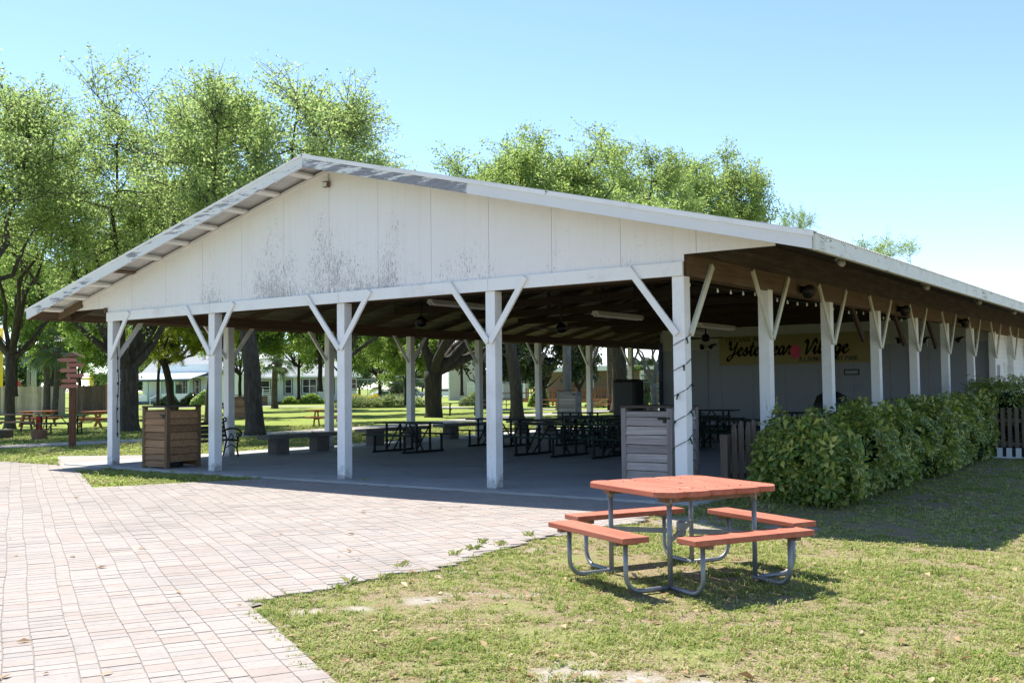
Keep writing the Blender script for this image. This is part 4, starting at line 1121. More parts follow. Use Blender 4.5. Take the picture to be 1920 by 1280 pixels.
oakE = tree_mesh(17, 5.0, .33, cl(2.9, 0, 9.9), (4.9, 5.2, 4.7), 9, 95, 10, 66, .145, spread=.28, leaf='oakleaf2', name='oak_tree', lean=cl(-.4, 0, 0)[:2])
settree(oakE, 967, 51.7, 'oak with slim leaning trunk in the middle, right of the fourth front post')
oakF = tree_mesh(21, 5.4, .50, cl(.4, 0, 11.2), (5.4, 5.6, 5.8), 9, 105, 10, 66, .15, leaf='oakleaf2', name='oak_tree', gap=-.05, spread=.28)
settree(oakF, 1160, 63, 'bright green oak with thick trunk just left of the blue corner post')
p = at(1380, 72); dup(oakE, (p.x, p.y, -.3), 2.1, 'broad bright oak whose crown rises above the right half of the roof', (1.08, 1.08, 1.31))
p = at(1497, 84); dup(oakC, (p.x, p.y, -.3), .7, 'small oak tip showing above the right roof edge near its corner', (.5, .5, 1.06))
p = at(1668, 96); dup(oakC, (p.x, p.y, -.3), 2.7, 'far tree top behind the right eave board', (1.0, 1.0, 1.01))
p = at(640, 52); dup(oakC, (p.x, p.y, -.05), 4.0, 'slender oak with twiggy top left of the roof peak gap', (.95, .95, .93))
p = at(-70, 36); dup(oakB, (p.x, p.y, -.05), 2.4, 'oak with low hanging crown cut by the left picture edge', 1.0)
# lower trees seen under the roof
mid = tree_mesh(31, 2.0, .15, cl(0, 0, 5.0), (3.8, 3.8, 3.0), 8, 95, 8, 60, .18, leaf='midleaf', bark='barkdark', name='shade_tree', low=.85, spread=.26, gap=-.02, droop=.3)
settree(mid, 640, 78, 'bushy bright green tree hanging in front of the pale green cottage', z=.8)
p = at(712, 100); dup(mid, (p.x, p.y, .3), 1.2, 'small green tree above the planting bed, in front of the parked cars', (1.2, 1.2, 1.25))
p = at(760, 66); dup(mid, (p.x, p.y, .6), 3.9, 'green sapling left of the dark vase shaped trunk', .7)
p = at(560, 84); dup(mid, (p.x, p.y, .9), 2.2, 'green tree with low branches left of the cottage windows', (.9, .9, 1.3))
p = at(100, 80); dup(mid, (p.x, p.y, 1.0), 2.9, 'dark trunked tree with low foliage before the board fence at left', (.8, .8, 1.35))
p = at(30, 70); dup(mid, (p.x, p.y, 1.5), 5.0, 'leafy tree at the far left in front of the board fence', (.9, .9, 1.3))
p = at(215, 62); dup(mid, (p.x, p.y, 1.0), .4, 'green tree right behind the red sign post', (.8, .8, 1.1))
mag = tree_mesh(41, 1.6, .20, cl(0, 0, 4.6), (2.9, 2.9, 3.2), 8, 60, 8, 48, .24, leaf='darkleaf', bark='barkdark', name='magnolia_tree', low=.8, spread=.26)
settree(mag, 908, 78, 'dark glossy leaved tree right of the vase shaped trunk')
p = at(1018, 84); dup(mag, (p.x, p.y, -.05), 2.0, 'dark glossy leaved tree behind the slim leaning trunk', .95)
p = at(1085, 84); dup(mag, (p.x, p.y, -.05), 4.2, 'dark glossy leaved tree in front of the porch building', (.7, .7, .95))
pine = tree_mesh(51, 3.6, .27, cl(.3, 0, 6.6), (4.4, 4.0, 2.8), 9, 75, 8, 80, .36, leaf='pineleaf', bark='barkdark', name='pine_tree', low=.9, spread=.16, aspect=.10, droop=.5, lean=cl(-.5, 0, 0)[:2], gap=0)
settree(pine, 322, 70, 'small pine with yellow green needles in front of the porch cottage')
p = at(405, 62); dup(pine, (p.x, p.y, .6), 2.5, 'pine with hanging yellow green branches right of the second front post', (.9, .9, 1.1))
p = at(296, 84); dup(pine, (p.x, p.y, .4), 4.4, 'thin pine left of the porch cottage steps', (.5, .5, 1.05))
p = at(450, 78); dup(mid, (p.x, p.y, .6), 1.7, 'bushy tree with low branches before the white cottage wall', (.9, .9, 1.15))
p = at(395, 50); dup(oakE, (p.x, p.y, -.05), 3.6, 'oak behind the roof between the two large left trunks', (.8, .8, .85))
p = at(600, 64); dup(mid, (p.x, p.y, 1.6), 5.2, 'leafy tree whose low branches hang over the sunny lawn behind the third front post', (1.0, 1.0, 1.2))
p = at(865, 70); dup(mid, (p.x, p.y, 1.2), 3.0, 'green tree close behind the vase shaped trunk', (.7, .7, 1.2))
p = at(150, 95); dup(mid, (p.x, p.y, .4), 1.1, 'green tree behind the board fence, left of the sign post', (1.2, 1.2, 1.1))
# distant tree row
far = tree_mesh(61, 2.0, .25, cl(0, 0, 6.0), (4.8, 4.8, 4.2), 8, 50, 7, 34, .50, leaf='farleaf', bark='bark', name='distant_tree', low=.9, spread=.4)
first = True
for i in range(26):
    px = -120+i*62+rnd.uniform(-22, 22); D_ = rnd.uniform(215, 330)
    p = at(px, D_); s = rnd.uniform(.9, 1.4)
    if first: o = far; o.location = (p.x, p.y, -.5); o.scale = (s, s, s*.9); first = False
    else: o = dup(far, (p.x, p.y, -.5), rnd.random()*6, None, (s, s, s*rnd.uniform(.75, 1.0)))
    o['label'] = 'hazy round tree in the far row along the horizon behind the houses'; o['group'] = 'trees in the far row on the horizon'

# palms
def palm(loc, h, tr, lab, nf=26, fr=1.15, lean=.3, mat='palmbark'):
    r = root('palm_tree', lab, 'palm tree', loc, rnd.random()*6)
    mb = MB(); pts = [(lean*math.sin(t*2.2)*.4, lean*t*t, h*t-.05) for t in np.linspace(0, 1, 9)]
    mb.tube(pts, [tr*(1.35 if t < .05 else 1)*(1+.05*math.sin(t*60)) for t in np.linspace(0, 1, 9)], 10); mb.build('trunk', mat, r, smooth=True)
    top = Vector(pts[-1]); b = MB().tube([top-Vector((0, 0, fr*.7)), top-Vector((0, 0, fr*.4)), top+Vector((0, 0, .1))], [tr*1.15, tr*1.9, tr*1.0], 10); b.build('boot_jacket', 'palmbark', r)
    Q = []
    for i in range(nf):
        az = i*2.399; el = R_(70-125*(i/nf)); d = np.array([math.cos(az)*math.cos(el), math.sin(az)*math.cos(el), math.sin(el)])
        st_ = np.array(top); mid_ = st_+d*fr*.75
        sd = np.cross(d, [0, 0, 1]); sd /= np.linalg.norm(sd)+1e-9; upv = np.cross(sd, d)
        w_ = .015; Q.append([st_-sd*w_, st_+sd*w_, mid_+sd*w_, mid_-sd*w_])
        for k in range(15):
            t = (k-7)/7*1.25; e = d*math.cos(t)+sd*math.sin(t)
            ln = fr*(.85-.2*abs(t)); tip = mid_+e*ln+np.array([0, 0, -.32*ln*ln]); m2 = mid_+e*ln*.5; ww = np.cross(e, upv)*.035*fr
            Q.append([mid_, m2+ww, tip, m2-ww])
    npmesh('fronds', np.array(Q), [(0, 1, 2, 3)], 'palmleaf', r); return r
for px, D_, h, tr, fr, lab in ((88, 78, 5.2, .24, 1.5, 'slim palm with dark trunk in front of the left end of the board fence'),
        (103, 68, 4.6, .20, 1.3, 'palm leaning before the middle of the board fence, left of the red sign post'),
        (515, 92, 4.6, .28, 1.6, 'cabbage palm standing before the pale green cottage'),
        (742, 104, 2.3, .42, 2.2, 'short thick palm with grey green fans in the planting bed'),
        (1146, 70, 8.5, .26, 1.7, 'tall palm with ringed trunk left of the thick oak near the blue corner post'),
        (1205, 66, 2.0, .25, 1.5, 'low pale palm behind the black covered box'),
        (1062, 56, 9.5, .24, 1.7, 'tall straight palm trunk rising behind the far grey bin')):
    p = at(px, D_); palm((p.x, p.y, -.05), h, tr, lab, fr=fr, mat='greybark' if px == 1062 else 'palmbark')
# branching bare tree right of the porch building posts
bt = tree_mesh(71, 1.8, .22, cl(0, 0, 6.8), (3.0, 3.0, 2.4), 6, 28, 7, 40, .17, leaf='midleaf', bark='greybark', name='forked_tree', limbs=[cl(-1.4, 0, 4.8), cl(.9, 0, 5.4)])
settree(bt, 1225, 62, 'forked tree with pale smooth limbs beside the blue corner post')

# hedge: whorled leaf clusters over a lumpy body
def hedge(name, x0, x1, y0, y1, h0, h1, lab, n, leaf=.13):
    r = root(name, lab, 'hedge', ((x0+x1)/2, (y0+y1)/2, -.17))
    cx, cy = (x0+x1)/2, (y0+y1)/2; P = []; Nn = []
    hx, hy = (x1-x0)/2, (y1-y0)/2
    def lump(q): return .75*mnoise.noise(Vector(q)*1.15)+.4*mnoise.noise(Vector(q)*2.9)
    while len(P) < n:
        f = rnd.random(); ly = rnd.uniform(-hy, hy); T = (ly+hy)/(2*hy); h = h0+(h1-h0)*T
        if f < .46: q = np.array([hx, ly, h*rnd.uniform(.03, 1)]); nv = np.array([1, 0, .25])
        elif f < .80: q = np.array([rnd.uniform(-hx, hx), ly, h]); nv = np.array([0, 0, 1])
        elif f < .93: q = np.array([rnd.uniform(-hx, hx), -hy, h0*rnd.uniform(.03, 1)]); nv = np.array([0, -1, .25])
        elif f < .96: q = np.array([-hx, ly, h*rnd.uniform(.2, 1)]); nv = np.array([-1, 0, .25])
        else: q = np.array([rnd.uniform(-hx, hx), hy, h1*rnd.uniform(.1, 1)]); nv = np.array([0, 1, .25])
        # round the edges
        zc = q[2]/h; q = q.copy()
        shr = 1-.28*max(0, zc-.55)**1.5/.3
        q[0] *= shr if abs(q[0]) > hx*.7 else 1
        if zc < .45: q[0] *= .72+.28*zc/.45
        L = lump(q+np.array([cx, cy, 0])); q = q + nv*((.46 if nv[2] < .9 else .26)*L - rnd.random()**2*.24); q[1] += (.42*max(0, .75-zc) if q[1] < -hy+.5 else 0); q[2] += (rnd.random()**4*.26 if zc > .95 else 0)
        q[2] = max(q[2], .13+.12*rnd.random())
        P.append(q); Nn.append(nv/np.linalg.norm(nv))
    Q = []
    for q, nv in zip(P, Nn):
        ax = nv*.9+rng.normal(size=3)*.55+np.array([0, 0, .3]); ax /= np.linalg.norm(ax)
        u = np.cross(ax, [.3, .5, .81]); u /= np.linalg.norm(u); v = np.cross(ax, u)
        k = rnd.choice((6, 7, 8)); ph = rnd.random()*6; sc = leaf*rnd.uniform(.5, 1.2); dr = rnd.uniform(-.25, .35)
        for i in range(k):
            a = ph+2*math.pi*i/k; e = u*math.cos(a)+v*math.sin(a); s_ = -u*math.sin(a)+v*math.cos(a)
            b0 = q+e*sc*.16; m = q+e*sc*.70+ax*sc*(.16-dr*.3); t = q+e*sc*1.0+ax*sc*(.05-dr*.6); w_ = s_*sc*.19
            Q.append([b0, m-w_+ax*sc*.05, t, m+w_+ax*sc*.05, m])
    npmesh('foliage', np.array(Q), [(0, 1, 4), (1, 2, 4), (0, 4, 3), (4, 2, 3)], 'hedgeleaf', r)
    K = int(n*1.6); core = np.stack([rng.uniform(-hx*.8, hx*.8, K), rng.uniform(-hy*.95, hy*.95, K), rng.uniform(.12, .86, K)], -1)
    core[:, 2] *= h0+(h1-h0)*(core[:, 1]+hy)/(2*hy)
    npmesh('inner_foliage', leaves(core, .22, .6), [(0, 1, 2, 3)], 'hedgeshade', r)  # darkened leaves stand in for the shaded depth of the hedge
    mb = MB()
    for i in range(int(hy*2*4)):
        x, y = rnd.uniform(-hx*.7, hx*.75), rnd.uniform(-hy*.93, hy*.95)
        mb.tube([(x, y, -.05), (x+rnd.uniform(-.1, .1), y+rnd.uniform(-.1, .1), .4), (x+rnd.uniform(-.25, .25), y+rnd.uniform(-.25, .25), .8)], [.018, .013, .006], 5, False)
    mb.build('stems', 'barkdark', r)
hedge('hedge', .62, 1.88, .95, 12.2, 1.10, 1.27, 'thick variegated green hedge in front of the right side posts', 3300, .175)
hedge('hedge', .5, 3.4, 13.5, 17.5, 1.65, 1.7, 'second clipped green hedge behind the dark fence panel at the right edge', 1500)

# low shrubs and beds by the houses
def bush(px, D_, w_, h, n, size, leaf, lab, d_=None, name='shrub', spiky=False, kind=None):
    p = at(px, D_); r = root(name, lab, 'shrub', (p.x, p.y, -.05), YAW)
    if kind: r['kind'] = kind
    d_ = d_ or w_*.5
    v = unit(n); v[:, 2] = abs(v[:, 2]); rr = rng.uniform(.55, 1, (n, 1))**.5
    P = v*rr*np.array([w_/2, d_/2, h])
    P[:, 2] *= 1+.25*np.sin(P[:, 0]*2.1)
    if spiky:
        Q = leaves(P, size, .12, up=-.6)
    else: Q = leaves(P, size, .6)
    npmesh('foliage', Q, [(0, 1, 2, 3)], leaf, r)
    MB().tube([(0, 0, 0), (.02, 0, h*.6)], [.05, .02], 6).build('stems', 'barkdark', r); return r
bush(572, 113, 5.6, 1.0, 2600, .28, 'midleaf', 'dark clipped shrubs along the foot of the pale green cottage', 1.0)
bush(378, 116, 2.6, 1.5, 1600, .26, 'oakleaf', 'rounded pale green shrub by the porch cottage corner')
bush(355, 117, 2.4, 1.3, 1600, .26, 'darkleaf', 'dark round shrub below the porch railing')
bush(312, 117, 3.0, 1.1, 1600, .26, 'darkleaf', 'dark low shrub left of the porch steps')
bush(715, 88, 8.6, .85, 5200, .75, 'bedleaf', 'bed of pale variegated strap leaved plants across the far lawn', 2.4, 'plant_bed', True, 'stuff')
bush(700, 118, 9.5, .95, 3800, .22, 'yellowflower', 'low mass of yellow flowering plants in front of the parked cars', 2.0, 'flower_bed', False, 'stuff')
bush(885, 92, 2.6, 1.2, 1400, .5, 'bedleaf', 'light green strap leaved plants right of the vase shaped trunk', 1.5, 'shrub', True)
bush(1130, 78, 3.2, .6, 1300, .16, 'pinkflower', 'low pink flowers by the tables in front of the porch building', 1.2, 'flower_bed', False, 'stuff')
bush(1008, 86, 1.8, 1.6, 1500, .26, 'midleaf', 'small green shrub left of the porch building railing')
# ------------------------------------------------------------------ timber picnic tables outside
def a_table(loc, rz_, lab, mat, L=1.8, group='timber picnic tables on the lawn'):
    r = root('picnic_table', lab, 'picnic table', loc, rz_, group)
    mb = MB()
    for k in range(5): mb.box((0, -.30+.15*k, .735), (L, .14, .04))
    mb.build('tabletop', mat, r)
    for s in (-1, 1):
        MB().box((0, s*.66-.07, .43), (L, .135, .04)).box((0, s*.66+.07, .43), (L, .135, .04)).build('seat', mat, r)
        x = s*L*.31
        for t in (-1, 1): MB().bar((x, t*.62, 0), (x, t*.24, .72), .12, .045, (0, 1, 0)).build('leg', mat, r)
        MB().box((x+.045, 0, .375), (.04, 1.5, .10)).box((x+.045, 0, .69), (.04, .7, .08)).build('cross_rail', mat, r)
    return r
p = at(20, 43); a_table((p.x, p.y, -.05), R_(40), 'weathered brown picnic table at the left edge before the board fence', 'brownwood', 2.2)
p = at(72, 50); a_table((p.x, p.y, -.05), R_(95), 'red brown picnic table between the brown and the green tables at left', 'redwood')
p = at(185, 48); a_table((p.x, p.y, -.05), R_(110), 'red brown picnic table just left of the leftmost front post', 'redwood')
p = at(619, 45.5); a_table((p.x, p.y, -.05), R_(35), 'red brown picnic table on the sunny lawn behind the third front post', 'redwood', 2.0)
p = at(866, 61); a_table((p.x, p.y, -.05), R_(36), 'dark green timber picnic table right of the vase shaped trunk', 'green', 2.4)
p = at(930, 73); a_table((p.x, p.y, -.05), R_(36), 'weathered tan picnic table behind the dark green timber one', 'brownwood', 2.2)
p = at(1025, 72); a_table((p.x, p.y, -.05), R_(30), 'red picnic table left of the far grey bin', 'redwood', 2.0)
p = at(1125, 70); a_table((p.x, p.y, -.05), R_(30), 'red picnic table by the pink flowers left of the tall palm', 'redwood', 2.0)
p = at(432, 74); a_table((p.x, p.y, -.05), R_(30), 'dark green picnic table in front of the white cottage wall', 'green', 2.2)
# green steel table at left
p = at(113, 40); T1 = steel_table((p.x, p.y, -.05), R_(38), 'dark green metal picnic table on the lawn left of the red sign post', 2.0); T1['group'] = 'metal tables on the left lawn'
# red sign post
p = at(137, 30.5); r = root('sign_post', 'brown post with stacked red direction boards standing at the lawn edge', 'sign post', (p.x, p.y, -.05), YAW+.12)
MB().box((0, 0, 1.38), (.17, .17, 2.76)).build('post', 'signwood', r, bevel=.008)
for i in range(6):
    z = 2.62-.155*i; s = -1 if i % 2 == 0 else 1
    w_ = (.46, .42, .40, .46, .38, .44)[i]; x = (-.09, .07, -.08, .07, -.05, -.08)[i]
    poly = [(x-w_/2, -.10, z-.055), (x+w_/2, -.10, z-.055), (x+w_/2+(.08 if s > 0 else 0), -.10, z), (x+w_/2, -.10, z+.055), (x-w_/2, -.10, z+.055), (x-w_/2-(.08 if s < 0 else 0), -.10, z)]
    MB().prism(poly, (0, -.025, 0)).build('board', 'signboard', r)
MB().prism([(-.30, -.16, 2.72), (.30, -.16, 2.72), (0, -.16, 2.86)], (0, .32, 0)).build('cap', 'fencedark', r)
# hydrant and planters
p = at(74, 43.0); r = root('fire_hydrant', 'small red fire hydrant standing before the green metal table', 'hydrant', (p.x, p.y, -.05))
MB().lathe([(.13, 0), (.13, .04), (.09, .06), (.09, .48), (.12, .5), (.12, .54), (.10, .62), (.05, .68), (.03, .74)], n=14).build('barrel', 'stop', r, smooth=True)
for s in (-1, 1): MB().tube([(0, 0, .38), (s*.17, 0, .38)], .05, 10).build('nozzle', 'stop', r)
p = at(75, 36); r = root('planter', 'round brown wooden tub on the grass left of the red sign post', 'planter', (p.x, p.y, -.05))
MB().lathe([(.24, 0), (.28, .34), (.24, .34), (.23, .26)], n=16).build('tub', 'stump', r); MB().lathe([(.225, .24), (.2, .27), (.01, .28)], n=16).build('soil', 'joint', r)
p = at(5, 37); r = root('planter', 'dark square planter box cut by the left picture edge', 'planter', (p.x, p.y, -.05), YAW)
MB().box((0, 0, .16), (.62, .5, .32)).build('box', 'bindark', r, bevel=.02); MB().box((0, 0, .335), (.5, .4, .03)).build('soil', 'joint', r)
# board fence on the left
A, B = at(-90, 79), at(205, 79); d = (B-A); L = d.length; ang = math.atan2(d.y, d.x)
r = root('board_fence', 'tall weathered board fence across the lawn at the far left', 'fence', (A.x, A.y, -.05), ang)
n = int(L/.155); mb = MB(); mb2 = MB(); split = .85*L
for i in range(n):
    x = i*.155+.07
    if abs(x-L*.735) < .12: continue
    h = 2.12+rnd.uniform(-.03, .03)
    (mb if x < split-1.4 else mb2).box((x, rnd.uniform(-.008, .008), h/2), (.149, .02, h))
mb.build('boards', 'fence', r); mb2.build('gate_boards', 'fencedark', r)
for z in (.4, 1.7): MB().box((L/2, .05, z), (L, .05, .09)).build('rail', 'fence', r)
for i in range(7): MB().box((L*i/6, .1, 1.1), (.1, .1, 2.2)).build('fence_post', 'fence', r)
p = at(203, 77); MBo = tag(MB().box((p.x, p.y, 1.05), (.24, .24, 2.2)).lathe([(.17, 2.15), (.17, 2.2), (.02, 2.3)], (p.x, p.y, 0), 4).build('gate_post', 'orange'), 'square orange brown gate post at the right end of the board fence', 'post')
# utility poles, yellow posts, stop sign
for px, D_, h, rr, mat, lab in ((54, 160, 13, .28, 'greybark', 'grey utility pole behind the board fence, left one of the close pair'), (64, 170, 15, .45, 'steel', 'thick pale concrete pole behind the board fence, right one of the close pair')):
    p = at(px, D_); r = root('utility_pole', lab, 'pole', (p.x, p.y, 0)); MB().tube([(0, 0, -.1), (0, 0, h)], [rr, rr*.7], 10).build('shaft', mat, r, smooth=True)
    MB().box((0, 0, h-.8), (2.4, .12, .14)).build('crossarm', 'greybark', r)
p = at(1, 120); r = root('yellow_pole', 'bright yellow pole cut by the left picture edge', 'pole', (p.x, p.y, 0)); MB().tube([(0, 0, 0), (0, 0, 9.2)], .30, 12).build('shaft', 'yellow', r, smooth=True); MB().lathe([(.45, 0), (.45, .15), (.3, .3)]).build('foot', 'yellow', r)
p = at(172, 125); r = root('yellow_post', 'yellow post with short arm behind the fence right of the sign post', 'pole', (p.x, p.y, 0), YAW); MB().tube([(0, 0, 0), (0, 0, 4.0)], .24, 12).build('shaft', 'yellow', r); MB().box((-.5, 0, 3.2), (1.3, .25, .25)).build('arm', 'yellow', r)
p = at(33, 118); r = root('stop_sign', 'red octagonal road sign just above the left end of the fence', 'road sign', (p.x, p.y, 0), YAW-.2)
MB().tube([(0, 0, 0), (0, 0, 3.0)], .04, 8).build('post', 'steel', r)
oct_ = [(.52*math.cos(R_(22.5+45*k)), -.06, 2.55+.52*math.sin(R_(22.5+45*k))) for k in range(8)]
pl = MB().prism(oct_, (0, .02, 0)).build('plate', 'stop', r)
# ------------------------------------------------------------------ houses
def window(par, x, z, w_, h, y, trim='trimwhite', outer='trimgreen', double=False):
    f = MB()
    for sx in (-1, 1): f.box((x+sx*(w_/2+.05), y-.03, z+h/2), (.10, .06, h+.2))
    f.box((x, y-.03, z+h+.05), (w_, .06, .1)).box((x, y-.03, z-.05), (w_, .06, .1))
    o = f.build('window', outer, par)
    s = MB(); 
    for sx in (-1, 1): s.box((x+sx*(w_/2-.05), y-.022, z+h/2), (.09, .04, h))
    s.box((x, y-.022, z+h-.045), (w_-.18, .04, .09)).box((x, y-.022, z+.045), (w_-.18, .04, .09)).box((x, y-.022, z+h*.5), (w_-.18, .04, .05))
    if double: s.box((x, y-.024, z+h/2), (.10, .045, h))
    s.build('sash', trim, o)
    MB().box((x, y-.006, z+h/2), (w_-.12, .02, h-.1)).build('pane', 'glass', o); return o
def gable_house(name, lab, pxl, pxr, Dl, Dr, depth, eave, rise, wallm, roofm, ov=.5):
    A, B = at(pxl, Dl), at(pxr, Dr); d = B-A; W = d.length
    r = root(name, lab, 'house', (A.x, A.y, -.05), math.atan2(d.y, d.x))
    MB().box((W/2, depth/2, eave/2), (W, depth, eave)).build('wall', wallm, r)
    MB().prism([(0.002, 0, eave), (.002, depth, eave), (.002, depth/2, eave+rise)], (.15, 0, 0)).prism([(W-.002, 0, eave), (W-.002, depth, eave), (W-.002, depth/2, eave+rise)], (-.15, 0, 0)).build('gable_end', wallm, r)
    sl = rise/(depth/2); th = .12
    rf = MB()
    rf.prism([(-ov, -ov, eave-ov*sl+.05), (-ov, depth/2, eave+rise+.05), (-ov, depth/2, eave+rise+.05+th), (-ov, -ov, eave-ov*sl+.05+th)], (W+2*ov, 0, 0))
    rf.prism([(-ov, depth/2+.001, eave+rise+.05), (-ov, depth+ov, eave-ov*sl+.05), (-ov, depth+ov, eave-ov*sl+.05+th), (-ov, depth/2+.001, eave+rise+.05+th)], (W+2*ov, 0, 0))
    R0 = rf.build('roof', roofm, r)
    MB().box((W/2, -ov-.03, eave-ov*sl+.08), (W+2*ov, .05, .2)).build('eave_trim', 'trimwhite', R0)
    return r, W
H, W = gable_house('cottage', 'long pale green cottage with grey shingle roof across the lawn', 497, 668, 114, 122, 8, 3.3, 2.3, 'mint', 'roofgrey')
for px, wd, h, db in ((538, .95, 1.75, False), (577, 1.9, 1.75, True), (617, .95, 1.75, False), (658, 1.4, 1.3, True)):
    window(H, (px-497)/(668-497)*W, 1.15+(1.75-h), wd, h, 0, double=db)
MB().box((W*.92, -.03, .15), (W*.15, .05, .3)).box((W*.4, -.03, .15), (W*.75, .05, .3)).build('skirt', 'trimgreen', H)
MB().box((-.02, -.03, 1.65), (.16, .1, 3.3)).build('corner_board', 'trimwhite', H)
# gabled wing and entry at the left end of the cottage
H2, W2 = gable_house('cottage_wing', 'gabled wing of the pale green cottage right of the second oak trunk', 470, 512, 108, 110, 7, 3.0, 1.1, 'mint', 'roofdark')
window(H2, W2*.64, 1.2, 1.2, 1.5, 0)
MB().box((W2*.35, -.5, .5), (1.0, .9, 1.0)).build('steps', 'brownwood', H2)
mb = MB(); 
for k in range(7): mb.box((W2*.62, -.9, .3+.22*k), (1.6, .06, .06))
mb.box((W2*.62-.8, -.9, .9), (.08, .08, 1.8)).box((W2*.62+.8, -.9, .9), (.08, .08, 1.8)).build('entry_rail', 'trimwhite', H2)
H3, W3 = gable_house('cottage', 'white cottage with pale blue porch roof behind the pines', 268, 482, 128, 120, 9, 3.6, 3.6, 'whiteside', 'roofdark')
for px in (322, 347, 373): window(H3, (px-268)/(482-268)*W3, 1.2, .95, 1.8, 0)
for px in (443, 461): window(H3, (px-268)/(482-268)*W3, 1.0, .9, 1.9, 0, 'trimwhite', 'trimwhite')
MB().box(((451-268)/214*W3, -.05, .55), (.8, .06, .5)).build('vent', 'trimgreen', H3)
dr = MB().box(((338-268)/214*W3, -.03, 1.35), (1.0, .06, 2.1)).build('door', 'trimgreen', H3); MB().box(((338-268)/214*W3+.38, -.08, 1.3), (.06, .06, .12)).build('handle', 'iron', dr)
PW = (392-268)/214*W3
MB().prism([(-.6, -3.2, 3.0), (-.6, .02, 3.8), (-.6, .02, 3.9), (-.6, -3.2, 3.1)], (PW+.9, 0, 0)).build('porch_roof', 'roofblue', H3)
MB().box((PW/2-.2, -3.15, 2.9), (PW+.6, .1, .22)).build('porch_beam', 'trimgreen', H3)
for k in range(6): MB().box((-.4+(PW+.4)*k/5, -3.05, 1.5), (.16, .16, 2.8)).build('porch_post', 'mintpost', H3)
for k in range(5):
    if k == 2: continue
    MB().box((-.4+(PW+.4)*(k+.5)/5, -3.05, .85), ((PW+.4)/5-.18, .06, .95)).build('porch_panel', 'whiteside', H3)
MB().box((PW/2-.2, -1.55, .2), (PW+.6, 3.1, .4)).build('porch_floor', 'trimgreen', H3)
mb = MB()
for s in (-1.1, 1.1): mb.tube([(PW*.5+s, -3.1, 1.4), (PW*.5+s, -5.0, .75), (PW*.5+s, -5.0, 0)], .05, 6)
mb.build('handrail', 'trimwhite', H3)
for k in range(3): MB().box((PW*.5, -3.3-.35*k, .16-.12*k+.12), (2.2, .35, .2)).build('step', 'trimgreen', H3)
MB().box((PW*.72, .02, 4.35), (W3*.5, .2, .0001+1.0)).build('dormer_wall', 'whiteside', H3)
# beige building behind the dark trees
H4, W4 = gable_house('outbuilding', 'beige boarded building behind the dark glossy leaved trees', 841, 990, 132, 132, 8, 6.2, 2.0, 'beige', 'roofgrey')
window(H4, W4*.75, 2.2, 1.4, 1.6, 0); MB().box((.02, -.04, 3.1), (.2, .1, 6.2)).build('corner_board', 'trimwhite', H4)
mb = MB(); A = at(876, 112); B = at(942, 112); d = B-A
r = root('picket_fence', 'pale picket fence in front of the beige building', 'fence', (A.x, A.y, -.05), math.atan2(d.y, d.x))
for k in range(24): mb.box((d.length*k/23, 0, 1.15), (.10, .03, 2.3))
mb.build('pickets', 'trimwhite', r)
for z in (.5, 1.8): MB().box((d.length/2, .03, z), (d.length, .04, .1)).build('rail', 'trimwhite', r)
# porch building on the right
A, B = at(984, 112), at(1262, 96); d = B-A; W5 = d.length
r = root('porch_building', 'tan porch building with white metal roof behind the trees at right', 'building', (A.x, A.y, -.05), math.atan2(d.y, d.x))
MB().box((W5/2, 5, 1.7), (W5, 6, 3.4)).build('wall', 'brownwall', r)
MB().prism([(-.8, -.6, 3.55), (-.8, 5, 6.3), (-.8, 5, 6.45), (-.8, -.6, 3.7)], (W5+1.6, 0, 0)).build('roof', 'roofwhite', r)
MB().box((W5/2, -.55, 3.42), (W5+1.6, .12, .42)).build('fascia', 'trimwhite', r)
for k in range(7): MB().box((.3+(W5-.6)*k/6, -.3, 1.7), (.3, .3, 3.4)).build('porch_post', 'trimwhite', r)
for k in range(6):
    mb = MB(); x0 = .3+(W5-.6)*k/6; wd = (W5-.6)/6
    for j in range(9): mb.box((x0+wd*(j+.5)/9, -.3, .95), (.07, .07, .9))
    mb.box((x0+wd/2, -.3, 1.42), (wd-.3, .1, .08)).build('railing', 'redwood', r)
for k in (1, 3, 4): 
    x = W5*(k+.45)/6; wn = MB().box((x, 1.98, 1.5), (1.3, .08, 2.2)).build('door', 'fencedark', r); MB().box((x+.5, 1.92, 1.4), (.07, .06, .14)).build('handle', 'iron', wn)
MB().box((W5/2, .8, .22), (W5, 2.6, .44)).build('porch_floor', 'redwood', r)
# post and rail fence in front of it
A, B = at(925, 92), at(1196, 84); d = B-A
r = root('rail_fence', 'low brown post and rail fence in front of the porch building', 'fence', (A.x, A.y, -.05), math.atan2(d.y, d.x))
for z in (.62, 1.12): MB().box((d.length/2, 0, z), (d.length, .07, .11)).build('rail', 'brownwood', r)
for k in range(8): MB().box((d.length*k/7, 0, .6), (.13, .13, 1.25)).build('fence_post', 'redwood', r)
